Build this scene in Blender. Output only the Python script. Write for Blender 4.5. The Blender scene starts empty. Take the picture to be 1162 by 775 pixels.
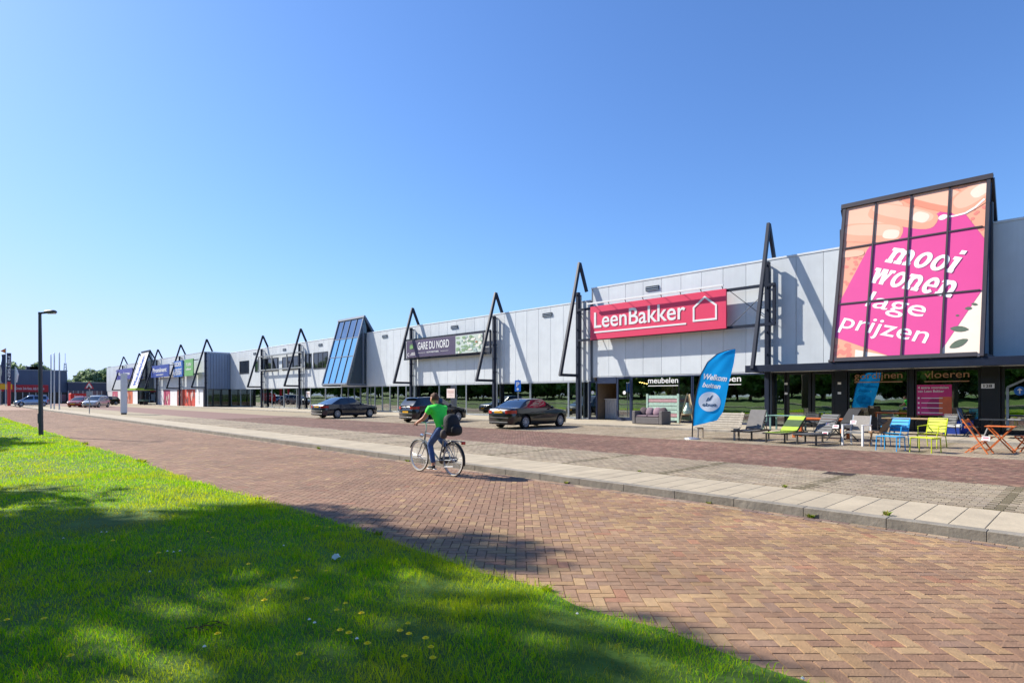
import bpy, math, random
import numpy as np
from mathutils import Vector, Matrix
random.seed(7); RNG = np.random.default_rng(11)
SC = bpy.context.scene; COL = SC.collection
R = math.radians
# ---------------------------------------------------------------- measures
YAW, FOC, CX, HOR, EYE = 44.4, 666.0, 581.0, 449.0, 1.68     # taken from the photograph's two vanishing points
SY, CY = math.sin(R(YAW)), math.cos(R(YAW))
def fy(px, X):            # street coordinate of image column px on the vertical plane at distance X from the street axis
    return X / math.tan(math.atan((px-CX)/FOC) + R(YAW))
def fz(px, py, X):        # height of a photo point on that plane
    Y = fy(px, X); return EYE + (HOR-py)*(X*SY + Y*CY)/FOC
LOT, PAVE = 0.12, 0.22    # level of car park / shop pavement above the road
# ---------------------------------------------------------------- materials
def lin(c):
    if isinstance(c, str):
        c = [int(c[i:i+2], 16)/255 for i in (0, 2, 4)]
    return tuple(((x/12.92) if x <= .04045 else ((x+.055)/1.055)**2.4) for x in c)
MATS = {}
def mat(name, col, rough=.6, metal=0., var=.12, scale=6., bump=0., spec=.5, coat=0., attr=False, streak=0., patch=0.):
    if name in MATS: return MATS[name]
    m = bpy.data.materials.new(name); m.use_nodes = True; MATS[name] = m
    nt = m.node_tree; b = nt.nodes['Principled BSDF']; L = nt.links.new
    c = lin(col)
    tc = nt.nodes.new('ShaderNodeTexCoord')
    nz = nt.nodes.new('ShaderNodeTexNoise'); nz.inputs['Scale'].default_value = scale; nz.inputs['Detail'].default_value = 5
    L(tc.outputs['Object'], nz.inputs['Vector'])
    mr = nt.nodes.new('ShaderNodeMapRange'); mr.inputs[1].default_value = .3; mr.inputs[2].default_value = .7
    mr.inputs[3].default_value = 1-var; mr.inputs[4].default_value = 1+var*.6
    L(nz.outputs['Fac'], mr.inputs[0])
    mx = nt.nodes.new('ShaderNodeVectorMath'); mx.operation = 'SCALE'
    if attr:
        at = nt.nodes.new('ShaderNodeAttribute'); at.attribute_name = 'col'; L(at.outputs['Color'], mx.inputs[0])
    else: mx.inputs[0].default_value = c
    L(mr.outputs[0], mx.inputs['Scale'])
    last = mx.outputs[0]
    if patch:
        n4 = nt.nodes.new('ShaderNodeTexNoise'); n4.inputs['Scale'].default_value = .55; n4.inputs['Detail'].default_value = 7; n4.inputs['Roughness'].default_value = .62
        L(tc.outputs['Object'], n4.inputs['Vector'])
        m4 = nt.nodes.new('ShaderNodeMapRange'); m4.inputs[1].default_value = .32; m4.inputs[2].default_value = .68
        m4.inputs[3].default_value = 1-patch; m4.inputs[4].default_value = 1+patch*.4
        L(n4.outputs['Fac'], m4.inputs[0])
        v4 = nt.nodes.new('ShaderNodeVectorMath'); v4.operation = 'SCALE'
        L(last, v4.inputs[0]); L(m4.outputs[0], v4.inputs['Scale']); last = v4.outputs[0]
    if streak:
        mp = nt.nodes.new('ShaderNodeMapping'); mp.inputs['Scale'].default_value = (7, 7, .25)
        L(tc.outputs['Object'], mp.inputs[0])
        n2 = nt.nodes.new('ShaderNodeTexNoise'); n2.inputs['Scale'].default_value = 1.; n2.inputs['Detail'].default_value = 4
        L(mp.outputs[0], n2.inputs['Vector'])
        m2 = nt.nodes.new('ShaderNodeMapRange'); m2.inputs[1].default_value = .35; m2.inputs[2].default_value = .75
        m2.inputs[3].default_value = 1.; m2.inputs[4].default_value = 1-streak
        L(n2.outputs['Fac'], m2.inputs[0])
        v2 = nt.nodes.new('ShaderNodeVectorMath'); v2.operation = 'SCALE'
        L(last, v2.inputs[0]); L(m2.outputs[0], v2.inputs['Scale']); last = v2.outputs[0]
    L(last, b.inputs['Base Color'])
    b.inputs['Roughness'].default_value = rough; b.inputs['Metallic'].default_value = metal
    b.inputs['Specular IOR Level'].default_value = spec; b.inputs['Coat Weight'].default_value = coat
    b.inputs['Coat Roughness'].default_value = .04
    if bump:
        bp = nt.nodes.new('ShaderNodeBump'); bp.inputs['Strength'].default_value = bump; bp.inputs['Distance'].default_value = .02
        n3 = nt.nodes.new('ShaderNodeTexNoise'); n3.inputs['Scale'].default_value = scale*5; n3.inputs['Detail'].default_value = 6
        L(tc.outputs['Object'], n3.inputs['Vector']); L(n3.outputs['Fac'], bp.inputs['Height']); L(bp.outputs[0], b.inputs['Normal'])
    return m
def glassmat(name, tint, refl=.2, gl=(1, 1, 1), wav=.0):
    m = bpy.data.materials.new(name); m.use_nodes = True; nt = m.node_tree; nt.nodes.clear(); L = nt.links.new
    o = nt.nodes.new('ShaderNodeOutputMaterial'); mx = nt.nodes.new('ShaderNodeMixShader')
    t = nt.nodes.new('ShaderNodeBsdfTransparent'); t.inputs[0].default_value = (*lin(tint), 1)
    g = nt.nodes.new('ShaderNodeBsdfGlossy'); g.inputs['Color'].default_value = (*gl, 1); g.inputs['Roughness'].default_value = .0
    fr = nt.nodes.new('ShaderNodeFresnel'); fr.inputs[0].default_value = 1.5
    mr = nt.nodes.new('ShaderNodeMapRange'); mr.inputs[1].default_value = .04; mr.inputs[2].default_value = 1.
    mr.inputs[3].default_value = refl; mr.inputs[4].default_value = 1.
    L(fr.outputs[0], mr.inputs[0]); L(mr.outputs[0], mx.inputs[0]); L(t.outputs[0], mx.inputs[1]); L(g.outputs[0], mx.inputs[2])
    if wav:
        tc = nt.nodes.new('ShaderNodeTexCoord'); n3 = nt.nodes.new('ShaderNodeTexNoise'); n3.inputs['Scale'].default_value = .9
        bp = nt.nodes.new('ShaderNodeBump'); bp.inputs['Strength'].default_value = wav; bp.inputs['Distance'].default_value = .05
        L(tc.outputs['Object'], n3.inputs['Vector']); L(n3.outputs['Fac'], bp.inputs['Height']); L(bp.outputs[0], g.inputs['Normal'])
    L(mx.outputs[0], o.inputs[0]); MATS[name] = m; return m
def leafmat(name, trans=.35, gloss=.06):
    m = bpy.data.materials.new(name); m.use_nodes = True; nt = m.node_tree; nt.nodes.clear(); L = nt.links.new
    o = nt.nodes.new('ShaderNodeOutputMaterial'); at = nt.nodes.new('ShaderNodeAttribute'); at.attribute_name = 'col'
    d = nt.nodes.new('ShaderNodeBsdfDiffuse'); t = nt.nodes.new('ShaderNodeBsdfTranslucent')
    hs = nt.nodes.new('ShaderNodeHueSaturation'); hs.inputs['Hue'].default_value = .485; hs.inputs['Value'].default_value = 1.5
    L(at.outputs['Color'], d.inputs[0]); L(at.outputs['Color'], hs.inputs['Color']); L(hs.outputs[0], t.inputs[0])
    a = nt.nodes.new('ShaderNodeMixShader'); a.inputs[0].default_value = trans; L(d.outputs[0], a.inputs[1]); L(t.outputs[0], a.inputs[2])
    g = nt.nodes.new('ShaderNodeBsdfGlossy'); g.inputs['Roughness'].default_value = .45
    b = nt.nodes.new('ShaderNodeMixShader'); b.inputs[0].default_value = gloss; L(a.outputs[0], b.inputs[1]); L(g.outputs[0], b.inputs[2])
    L(b.outputs[0], o.inputs[0]); MATS[name] = m; return m
def clothmat(name, col):
    m = bpy.data.materials.new(name); m.use_nodes = True; nt = m.node_tree; nt.nodes.clear(); L = nt.links.new
    o = nt.nodes.new('ShaderNodeOutputMaterial'); d = nt.nodes.new('ShaderNodeBsdfDiffuse'); t = nt.nodes.new('ShaderNodeBsdfTranslucent')
    d.inputs[0].default_value = t.inputs[0].default_value = (*lin(col), 1)
    a = nt.nodes.new('ShaderNodeMixShader'); a.inputs[0].default_value = .5; L(d.outputs[0], a.inputs[1]); L(t.outputs[0], a.inputs[2]); L(a.outputs[0], o.inputs[0])
    MATS[name] = m; return m
def emat(name, col, s):
    m = bpy.data.materials.new(name); m.use_nodes = True; b = m.node_tree.nodes['Principled BSDF']
    b.inputs['Emission Color'].default_value = (*lin(col), 1); b.inputs['Emission Strength'].default_value = s; MATS[name] = m; return m
# ---------------------------------------------------------------- objects
ORG = {}
def tag(o, label=None, cat=None, group=None, kind=None):
    if label: o['label'] = label
    if cat: o['category'] = cat
    if group: o['group'] = group
    if kind: o['kind'] = kind
    return o
def thing(name, label, cat, loc=(0, 0, 0), rz=0., group=None):
    o = bpy.data.objects.new(name, None); COL.objects.link(o); o.empty_display_size = .3
    o.location = loc; o.rotation_euler = (0, 0, rz); ORG[o.name] = Vector(loc)
    return tag(o, label, cat, group)
def kids(o): return [c for c in bpy.data.objects if c.parent == o]
def copy_tree(o, parent=None, label=None, loc=None, rz=None):
    c = o.copy(); COL.objects.link(c)
    if parent: c.parent = parent
    if label: c['label'] = label
    if loc is not None: c.location = loc
    if rz is not None: c.rotation_euler = (0, 0, rz)
    for ch in kids(o): copy_tree(ch, c)
    return c
def link_mesh(name, me, m, parent=None, world=False, smooth=False, recenter=True):
    if m is not None:
        for k in (m if isinstance(m, (list, tuple)) else [m]): me.materials.append(k)
    o = bpy.data.objects.new(name, me); COL.objects.link(o)
    if smooth: me.polygons.foreach_set('use_smooth', [True]*len(me.polygons))
    if parent is not None:
        o.parent = parent
        p = parent
        while p.parent: p = p.parent
        ORG[o.name] = ORG[p.name]
        if world: me.transform(Matrix.Translation(-ORG[p.name]))
    elif recenter and len(me.vertices):
        n = len(me.vertices); a = np.empty(n*3); me.vertices.foreach_get('co', a); a = a.reshape(-1, 3)
        lo, hi = a.min(0), a.max(0); c = Vector(((lo[0]+hi[0])/2, (lo[1]+hi[1])/2, lo[2]))
        me.transform(Matrix.Translation(-c)); o.location = c; ORG[o.name] = c
    else: ORG[o.name] = Vector((0, 0, 0))
    return o
class MB:
    def __init__(s): s.v = []; s.f = []; s.mi = []
    def add(s, vs, fs, mi=0):
        n = len(s.v); s.v += [tuple(p) for p in vs]; s.f += [tuple(i+n for i in f) for f in fs]; s.mi += [mi]*len(fs); return s
    def box(s, x0, x1, y0, y1, z0, z1, mi=0, bev=0.):
        if bev:                                            # chamfered box
            b = min(bev, (x1-x0)*.45, (y1-y0)*.45, (z1-z0)*.45); P = []
            X, Y, Z = (x0, x1), (y0, y1), (z0, z1)
            idx = {}
            for i in (0, 1):
                for j in (0, 1):
                    for k in (0, 1):
                        sx, sy, sz = (1, -1)[i]*b, (1, -1)[j]*b, (1, -1)[k]*b
                        for a, d in enumerate(((0, sy, sz), (sx, 0, sz), (sx, sy, 0))):
                            idx[i, j, k, a] = len(P); P.append((X[i]+d[0], Y[j]+d[1], Z[k]+d[2]))
            F = []
            for i in (0, 1): F.append([idx[i, j, k, 0] for j, k in ((0, 0), (1, 0), (1, 1), (0, 1))][::(-1 if i == 0 else 1)])
            for j in (0, 1): F.append([idx[i, j, k, 1] for i, k in ((0, 0), (1, 0), (1, 1), (0, 1))][::(1 if j == 0 else -1)])
            for k in (0, 1): F.append([idx[i, j, k, 2] for i, j in ((0, 0), (1, 0), (1, 1), (0, 1))][::(-1 if k == 0 else 1)])
            for k in (0, 1):
                for j in (0, 1): F.append([idx[0, j, k, 1], idx[1, j, k, 1], idx[1, j, k, 2], idx[0, j, k, 2]])
                for i in (0, 1): F.append([idx[i, 0, k, 0], idx[i, 1, k, 0], idx[i, 1, k, 2], idx[i, 0, k, 2]])
            for i in (0, 1):
                for j in (0, 1): F.append([idx[i, j, 0, 0], idx[i, j, 1, 0], idx[i, j, 1, 1], idx[i, j, 0, 1]])
            for i in (0, 1):
                for j in (0, 1):
                    for k in (0, 1): F.append([idx[i, j, k, a] for a in range(3)])
            return s.add(P, F, mi)
        v = [(x0, y0, z0), (x1, y0, z0), (x1, y1, z0), (x0, y1, z0), (x0, y0, z1), (x1, y0, z1), (x1, y1, z1), (x0, y1, z1)]
        return s.add(v, [(3, 2, 1, 0), (4, 5, 6, 7), (0, 1, 5, 4), (1, 2, 6, 5), (2, 3, 7, 6), (3, 0, 4, 7)], mi)
    def beam(s, p0, p1, w, h=None, up=(0, 0, 1), mi=0):
        h = h or w; p0, p1 = Vector(p0), Vector(p1); d = (p1-p0).normalized(); u = Vector(up)
        if abs(d.dot(u)) > .98: u = Vector((1, 0, 0)) if abs(d.x) < .9 else Vector((0, 1, 0))
        r = d.cross(u).normalized(); u = r.cross(d).normalized()
        vs = []
        for p in (p0, p1):
            for a, b in ((-1, -1), (1, -1), (1, 1), (-1, 1)): vs.append(p + r*a*w/2 + u*b*h/2)
        return s.add(vs, [(0, 1, 2, 3), (7, 6, 5, 4), (0, 4, 5, 1), (1, 5, 6, 2), (2, 6, 7, 3), (3, 7, 4, 0)], mi)
    def tube(s, pts, r, n=8, mi=0, cap=True):
        pts = [Vector(p) for p in pts]; rs = r if isinstance(r, (list, tuple)) else [r]*len(pts)
        vs = []; prev = None
        for i, p in enumerate(pts):
            d = (pts[min(i+1, len(pts)-1)]-pts[max(i-1, 0)]).normalized()
            if prev is None:
                u = Vector((0, 0, 1)) if abs(d.z) < .9 else Vector((1, 0, 0)); a = d.cross(u).normalized()
            else: a = (prev - d*prev.dot(d)).normalized()
            prev = a; b = d.cross(a)
            vs += [p + (a*math.cos(t)+b*math.sin(t))*rs[i] for t in [2*math.pi*k/n for k in range(n)]]
        fs = []
        for i in range(len(pts)-1):
            for k in range(n): fs.append((i*n+k, i*n+(k+1) % n, (i+1)*n+(k+1) % n, (i+1)*n+k))
        if cap: fs += [tuple(range(n))[::-1], tuple(range((len(pts)-1)*n, len(pts)*n))]
        return s.add(vs, fs, mi)
    def lathe(s, prof, c=(0, 0, 0), axis='z', n=20, mi=0):   # prof: (radius, height)
        vs = []
        for rr, h in prof:
            for k in range(n):
                a = 2*math.pi*k/n; p = (rr*math.cos(a), rr*math.sin(a), h)
                if axis == 'y': p = (p[0], p[2], p[1])
                if axis == 'x': p = (p[2], p[0], p[1])
                vs.append((p[0]+c[0], p[1]+c[1], p[2]+c[2]))
        fs = []
        for i in range(len(prof)-1):
            for k in range(n): fs.append((i*n+k, i*n+(k+1) % n, (i+1)*n+(k+1) % n, (i+1)*n+k))
        return s.add(vs, fs, mi)
    def prism(s, poly, fn, t0, t1, mi=0):                     # poly 2D points, fn(a,b,t)->3D
        n = len(poly); vs = [fn(a, b, t0) for a, b in poly]+[fn(a, b, t1) for a, b in poly]
        fs = [tuple(range(n))[::-1], tuple(range(n, 2*n))]+[(i, (i+1) % n, n+(i+1) % n, n+i) for i in range(n)]
        return s.add(vs, fs, mi)
    def build(s, name, m, parent=None, world=False, smooth=False, fix=True):
        me = bpy.data.meshes.new(name); me.from_pydata(s.v, [], s.f)
        if any(s.mi): me.polygons.foreach_set('material_index', s.mi)
        if fix:
            import bmesh
            bm = bmesh.new(); bm.from_mesh(me); bmesh.ops.recalc_face_normals(bm, faces=bm.faces); bm.to_mesh(me); bm.free()
        me.update()
        o = link_mesh(name, me, m, parent, world, smooth)
        if smooth:
            try: me.set_sharp_from_angle(angle=R(38))
            except Exception: pass
        return o
def npmesh(name, V, quads=None, tris=None, col=None):
    me = bpy.data.meshes.new(name); V = np.asarray(V, dtype=np.float32)
    me.vertices.add(len(V)); me.vertices.foreach_set('co', V.ravel())
    q = np.asarray(quads, dtype=np.int32).reshape(-1, 4) if quads is not None else np.zeros((0, 4), np.int32)
    t = np.asarray(tris, dtype=np.int32).reshape(-1, 3) if tris is not None else np.zeros((0, 3), np.int32)
    me.loops.add(q.size+t.size); me.loops.foreach_set('vertex_index', np.concatenate([q.ravel(), t.ravel()]))
    me.polygons.add(len(q)+len(t))
    me.polygons.foreach_set('loop_start', np.concatenate([np.arange(len(q))*4, q.size+np.arange(len(t))*3]).astype(np.int32))
    me.polygons.foreach_set('loop_total', np.concatenate([np.full(len(q), 4), np.full(len(t), 3)]).astype(np.int32))
    me.polygons.foreach_set('use_smooth', [False]*(len(q)+len(t)))
    me.update(calc_edges=True)
    if col is not None:
        a = me.attributes.new('col', 'FLOAT_COLOR', 'POINT')
        c = np.ones((len(V), 4), np.float32); c[:, :3] = col; a.data.foreach_set('color', c.ravel())
    return me
def vnoise(x, y, scale, seed=0):
    rg = np.random.default_rng(seed); T = rg.random((256, 256))
    x = np.asarray(x)/scale; y = np.asarray(y)/scale
    xi = np.floor(x).astype(int); yi = np.floor(y).astype(int); fx = x-xi; fyy = y-yi
    fx = fx*fx*(3-2*fx); fyy = fyy*fyy*(3-2*fyy)
    g = lambda i, j: T[i % 256, j % 256]
    return (g(xi, yi)*(1-fx)+g(xi+1, yi)*fx)*(1-fyy)+(g(xi, yi+1)*(1-fx)+g(xi+1, yi+1)*fx)*fyy
def text_raw(s, offset=0., shear=0., extrude=.01):
    cu = bpy.data.curves.new('t', 'FONT'); cu.body = s; cu.size = 1; cu.offset = offset; cu.shear = shear
    cu.extrude = extrude; cu.resolution_u = 4
    o = bpy.data.objects.new('t', cu); COL.objects.link(o)
    dg = bpy.context.evaluated_depsgraph_get(); dg.update()
    me = bpy.data.meshes.new_from_object(o.evaluated_get(dg))
    V = [tuple(v.co) for v in me.vertices]; F = [tuple(p.vertices) for p in me.polygons]
    bpy.data.objects.remove(o); bpy.data.curves.remove(cu); bpy.data.meshes.remove(me)
    return V, F
def text(mb, s, P, ax, up, width=None, cap=None, depth=.01, bold=0., shear=0., align='l', mi=0):
    """letters on a surface: P = left end of the baseline, ax / up = reading and upright directions"""
    V, F = text_raw(s, bold, shear, 1.)
    x0 = min(v[0] for v in V); x1 = max(v[0] for v in V)
    sy = (cap or .2)/.727; sx = width/(x1-x0) if width else sy
    ax, up = Vector(ax).normalized(), Vector(up).normalized(); nr = ax.cross(up); P = Vector(P)
    off = {'l': x0, 'c': (x0+x1)/2, 'r': x1}[align]
    mb.add([P + ax*((v[0]-off)*sx) + up*(v[1]*sy) + nr*(v[2]*depth/2+depth/2) for v in V], F, mi)
    return mb
LEFT, UP = Vector((0, -1, 0)), Vector((0, 0, 1))             # reading direction on the shop fronts, seen from the street

# ---------------------------------------------------------------- palette
M_panel = mat('coated panel', 'c9ced3', .42, 0, .05, 1.5, attr=True, streak=.05)
M_panelgap = mat('panel joint', '70767d', .7)
M_coping = mat('white coping', 'dfe2e4', .4)
M_roof = mat('roof felt', '54565a', .9)
M_steel = mat('painted dark steel', '182236', .5, 0, .15, 3, streak=.15, spec=.3)
M_bluesteel = mat('blue grey aluminium', '55627a', .35, 0, .1, 3)
M_alu = mat('aluminium', 'a4abb3', .35, .6, .1, 4)
M_black = mat('black panel', '17181c', .35)
M_dark = mat('dark interior', '2a2826', .9)
M_floor = mat('shop floor', '6d6558', .5)
M_glass = glassmat('shop glass', 'c6cdc9', .30, (.95, 1., .97), .03)
M_blueglass = glassmat('blue mirrored glass', '4a90ea', .75, (.50, .84, 1.0), .02)
M_darkglass = glassmat('dark tinted glass', '33404a', .2, (.8, .9, 1))
M_slate = glassmat('slate glass', '33404a', .40, (.62, .78, 1))
M_palesmoke = glassmat('pale smoked glass', '9fb2bd', .10, (.8, .9, 1))
M_sideglass = glassmat('pale blue side glass', '86b4e6', .12, (.8, .9, 1))
M_conc = mat('concrete slab', 'b3a897', .85, 0, .13, 2.5, .3, attr=True)
M_kerb = mat('kerb concrete', '8f887c', .9, 0, .25, 3, .5, attr=True)
M_brick = mat('paving brick', 'ffffff', .82, 0, .16, 14, .45, attr=True, spec=.3, patch=.22)
M_sand = mat('joint sand', '7d6c56', .95, 0, .3, 30)
M_white = mat('white paint', 'e8e8e6', .4, 0, .05)
M_sticker = mat('white vinyl', 'eceae6', .5, 0, .03)
M_wcloth = clothmat('white print cloth', 'f2f2f0')
M_tyre = mat('tyre rubber', '17171a', .8)
M_chrome = mat('polished metal', 'c8cbd0', .18, 1., .05)
M_silver = mat('silver alloy', 'c4c8cc', .35, .35, .08)
# ================================================================ world and camera
W = bpy.data.worlds.new('World'); SC.world = W; W.use_nodes = True
nt = W.node_tree; bg = nt.nodes['Background']
sky = nt.nodes.new('ShaderNodeTexSky'); sky.sky_type = 'NISHITA'; sky.sun_disc = False
SUN_EL = R(38.); SUNDIR = Vector((-.37, .93, 0)).normalized()      # horizontal direction towards the sun
sky.sun_elevation = SUN_EL; sky.sun_rotation = math.atan2(SUNDIR.x, SUNDIR.y)
sky.altitude = 0; sky.air_density = 1.0; sky.dust_density = .45; sky.ozone_density = 8
def mnode(op, a, b):
    n = nt.nodes.new('ShaderNodeMath'); n.operation = op
    for k, v in enumerate((a, b)):
        if isinstance(v, (int, float)): n.inputs[k].default_value = v
        else: nt.links.new(v, n.inputs[k])
    return n.outputs[0]
sp = nt.nodes.new('ShaderNodeSeparateColor'); cb = nt.nodes.new('ShaderNodeCombineColor'); nt.links.new(sky.outputs[0], sp.inputs[0])
for k, lim in enumerate((3.6, 4.4, 6.6)):                            # highlight shoulder: keeps the bright horizon below clipping
    c_ = sp.outputs[k]; c_ = mnode('MULTIPLY', c_, (.80, .885, 1.02)[k]); nt.links.new(mnode('DIVIDE', c_, mnode('POWER', mnode('ADD', mnode('POWER', mnode('DIVIDE', c_, lim), 4.), 1.), .25)), cb.inputs[k])
nt.links.new(cb.outputs[0], bg.inputs[0]); bg.inputs[1].default_value = .114
ld = bpy.data.lights.new('sun', 'SUN'); ld.energy = 4.65; ld.angle = R(.55); ld.color = (1, .94, .84)
lo = bpy.data.objects.new('sun', ld); COL.objects.link(lo)
d = -(SUNDIR*math.cos(SUN_EL) + Vector((0, 0, math.sin(SUN_EL))))
lo.rotation_euler = d.to_track_quat('-Z', 'Y').to_euler(); lo.location = (-20, 60, 50)
cam = bpy.data.cameras.new('camera'); co = bpy.data.objects.new('camera', cam); COL.objects.link(co); SC.camera = co
co.location = (0, 0, EYE); co.rotation_euler = (R(90), 0, -R(YAW))
cam.sensor_width = 36; cam.lens = 36*FOC/1162; cam.shift_y = (HOR-387.5)/1162; cam.clip_start = .1; cam.clip_end = 6000
SC.view_settings.view_transform = 'Standard'; SC.view_settings.look = 'None'
SC.view_settings.exposure = 0.93; SC.view_settings.gamma = 1; SC.view_settings.use_curve_mapping = False
SC.render.film_transparent = False
SC.cycles.max_bounces = 8; SC.cycles.transparent_max_bounces = 24; SC.cycles.use_denoising = True

# ================================================================ ground
def sheet(name, x0, x1, y0, y1, z, m, kind='structure'):
    mb = MB(); mb.box(x0, x1, y0, y1, z-.06, z); o = mb.build(name, m); return tag(o, kind=kind)
gm = mat('far ground', '5d6a3c', .95, 0, .3, .05)
mb = MB(); mb.add([(-2500, -2500, -.16), (2500, -2500, -.16), (2500, 2500, -.16), (-2500, 2500, -.16)], [(0, 1, 2, 3)])
tag(mb.build('ground', gm), kind='structure')

def bricks(name, cx, cy, hx, hy, ang, col, z=0., jit=.0012, base=-.012, bev=.003):
    n = len(cx); ca, sa = np.cos(ang), np.sin(ang)
    zt = z + (RNG.random(n)-.5)*2*jit; tx = (RNG.random(n)-.5)*.014; ty = (RNG.random(n)-.5)*.014
    V = np.zeros((n, 8, 3), np.float32)
    for k, (a, b) in enumerate(((-1, -1), (1, -1), (1, 1), (-1, 1))):
        for t, ins, lvl in ((0, bev, 0), (4, 0, 1)):
            lx = a*(hx-ins); ly = b*(hy-ins)
            V[:, k+t, 0] = cx + lx*ca - ly*sa; V[:, k+t, 1] = cy + lx*sa + ly*ca
            V[:, k+t, 2] = (zt + lx*tx + ly*ty) if lvl == 0 else z+base
    i = (np.arange(n)*8)[:, None]
    q = np.concatenate([i+np.array([[0, 1, 2, 3]])]+[i+np.array([[4+k, 4+(k+1) % 4, (k+1) % 4, k]]) for k in range(4)])
    me = npmesh(name, V.reshape(-1, 3), q, None, np.repeat(col, 8, axis=0))
    return me
def palette(cols, w, n): 
    c = np.array([lin(x) for x in cols]); return c[RNG.choice(len(cols), n, p=np.array(w)/sum(w))]
def herring(x0, x1, y0, y1, wd=.105, gap=.004):
    n = int((x1-x0+y1-y0)/wd/1.2)+8; c0 = np.array([(x0+x1)/2, (y0+y1)/2])
    I, J = np.meshgrid(np.arange(-n, n), np.arange(-n, n)); m = (I-J) % 4
    I, J, m = I.ravel(), J.ravel(), m.ravel()
    h = m == 0; v = m == 3
    u = np.concatenate([(I[h]+1)*wd, (I[v]+.5)*wd]); w = np.concatenate([(J[h]+.5)*wd, (J[v]+1)*wd])
    hx = np.concatenate([np.full(h.sum(), wd-gap/2), np.full(v.sum(), wd/2-gap/2)])
    hy = np.concatenate([np.full(h.sum(), wd/2-gap/2), np.full(v.sum(), wd-gap/2)])
    s = math.sqrt(.5); X = c0[0]+(u-w)*s; Y = c0[1]+(u+w)*s
    k = (X > x0) & (X < x1) & (Y > y0) & (Y < y1)
    return X[k], Y[k], hx[k], hy[k], math.pi/4
# --- brick road
cx, cy, hx, hy, an = herring(3.3, 8.5, -3, 90)
n = len(cx)
w1 = vnoise(cx, cy, 1.1, 3); w2 = vnoise(cx, cy, .35, 4); w3 = vnoise(cx, cy, 5., 5)
cA = palette(['8d6a56', '87634f', '93735b', '7f6454', '8c6653'], [4, 3, 2, 2, 3], n)
cB = palette(['ab8a62', 'a58159', 'b08f68', '9c785b', '876a5e', '99604c'], [5, 4, 2, 2.5, 2, .6], n)
near = np.clip((1.15-((cy-1.0)/6.5))*.9, 0, 1)*np.clip(.55+1.2*(w3-.4), 0, 1)
pick = RNG.random(n) < np.clip(near*1.0+.35*(w1-.5)+.10, .05, .92)
meanc = cA.mean(0)*(1-near[:, None]*.9)+cB.mean(0)*near[:, None]*.9
col = .52*meanc+.48*np.where(pick[:, None], cB, cA)
track = np.exp(-((cx-4.9)/.35)**2)+np.exp(-((cx-6.5)/.35)**2)
col = col*np.array([1.04, 1.13, 1.12])*(.93+.14*RNG.random((n, 1))+.16*(w2[:, None]-.5)-.07*track[:, None])
tag(link_mesh('road', bricks('road', cx, cy, hx, hy, an, col), M_brick, recenter=False), kind='structure')
tag(sheet('road_bed', 3.0, 8.62, -14, 240, -.010, M_sand), kind='structure')
# further stretch, bricks too small to read
def brickplane(name, base, var):
    m = mat(name, base, .8, 0, var, 9, .2); return m
sheet('road_far', 3.3, 8.5, 90, 240, -.002, brickplane('worn red paving', '876550', .12))
sheet('road_behind', 3.3, 8.5, -14, -3, -.002, MATS['worn red paving'])
# straight gutter course by the kerb
gy = np.arange(-3, 90, .212); g2 = np.concatenate([gy, gy+.1])
cx = np.concatenate([np.full(len(gy), 8.55), np.full(len(gy), 8.448)])
col = palette(['8c7a6b', '9a8069', '7f6a62', 'a18d76'], [3, 3, 2, 2], len(cx))*(.85+.25*RNG.random((len(cx), 1)))
tag(link_mesh('gutter', bricks('gutter', cx, g2, np.full(len(cx), .049), np.full(len(cx), .103), 0., col, z=.004), M_brick, recenter=False), kind='structure')
# --- kerb stones and pale footpath slabs
def slabrow(name, x0, x1, ys, z, thick, m, base, gap=.005, var=.07, bev=.005, tilt=.001):
    V = []; F = []; C = []
    for a, b in zip(ys[:-1], ys[1:]):
        t = MB(); dz = random.uniform(-tilt, tilt); t.box(x0, x1, a+gap/2, b-gap/2, z-thick, z+dz, bev=bev)
        k = len(V); V += t.v; F += [tuple(i+k for i in f) for f in t.f]
        c = np.array(lin(base))*(1+random.uniform(-var, var)); C += [c]*len(t.v)
    me = bpy.data.meshes.new(name); me.from_pydata(V, [], F)
    a = me.attributes.new('col', 'FLOAT_COLOR', 'POINT'); cc = np.ones((len(V), 4), np.float32); cc[:, :3] = C; a.data.foreach_set('color', cc.ravel())
    return tag(link_mesh(name, me, m, recenter=False), kind='structure')
slabrow('kerb', 8.62, 8.80, np.arange(-6, 150, 1.0), LOT+.004, .2, M_kerb, '867f73')
slabrow('footpath', 8.808, 10.30, np.arange(-6, 150, .352), LOT, .15, M_conc, 'a89b84')
sheet('footpath_bed', 8.8, 10.36, -6, 150, LOT-.02, M_sand)
# --- beige parking strip, red lane
sheet('parking_bed', 10.30, 24.2, -14, 150, LOT-.013, M_sand)
xs = np.arange(10.36, 13.2, .107); rows = []
for i, x in enumerate(xs):
    y = np.arange(-4, 45, .214)+(.107 if i % 2 else 0); rows.append(np.stack([np.full(len(y), x+.053), y], 1))
P = np.concatenate(rows); n = len(P)
col = palette(['988b76', '9f917a', '91836f', '9b8d7b', '94836e'], [4, 3, 3, 2, 1], n)*(.86+.25*RNG.random((n, 1)))
bay = np.abs(((P[:, 1]-1.1+.107) % 2.6)-.107) < .107
col[bay & (RNG.random(n) < .9)] = np.array(lin('70664f'))
tag(link_mesh('parking_strip', bricks('parking_strip', P[:, 0], P[:, 1], np.full(n, .0505), np.full(n, .104), 0., col, z=LOT), M_brick, recenter=False), kind='structure')
cx, cy, hx, hy, an = herring(13.22, 18.8, -4, 42)
n = len(cx); col = palette(['795a4d', '705449', '806356', '6f584b', '886b59'], [4, 3, 3, 2, 1.2], n)*(.86+.26*RNG.random((n, 1)))*(.9+.25*vnoise(cx, cy, 1.6, 8)[:, None])
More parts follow.
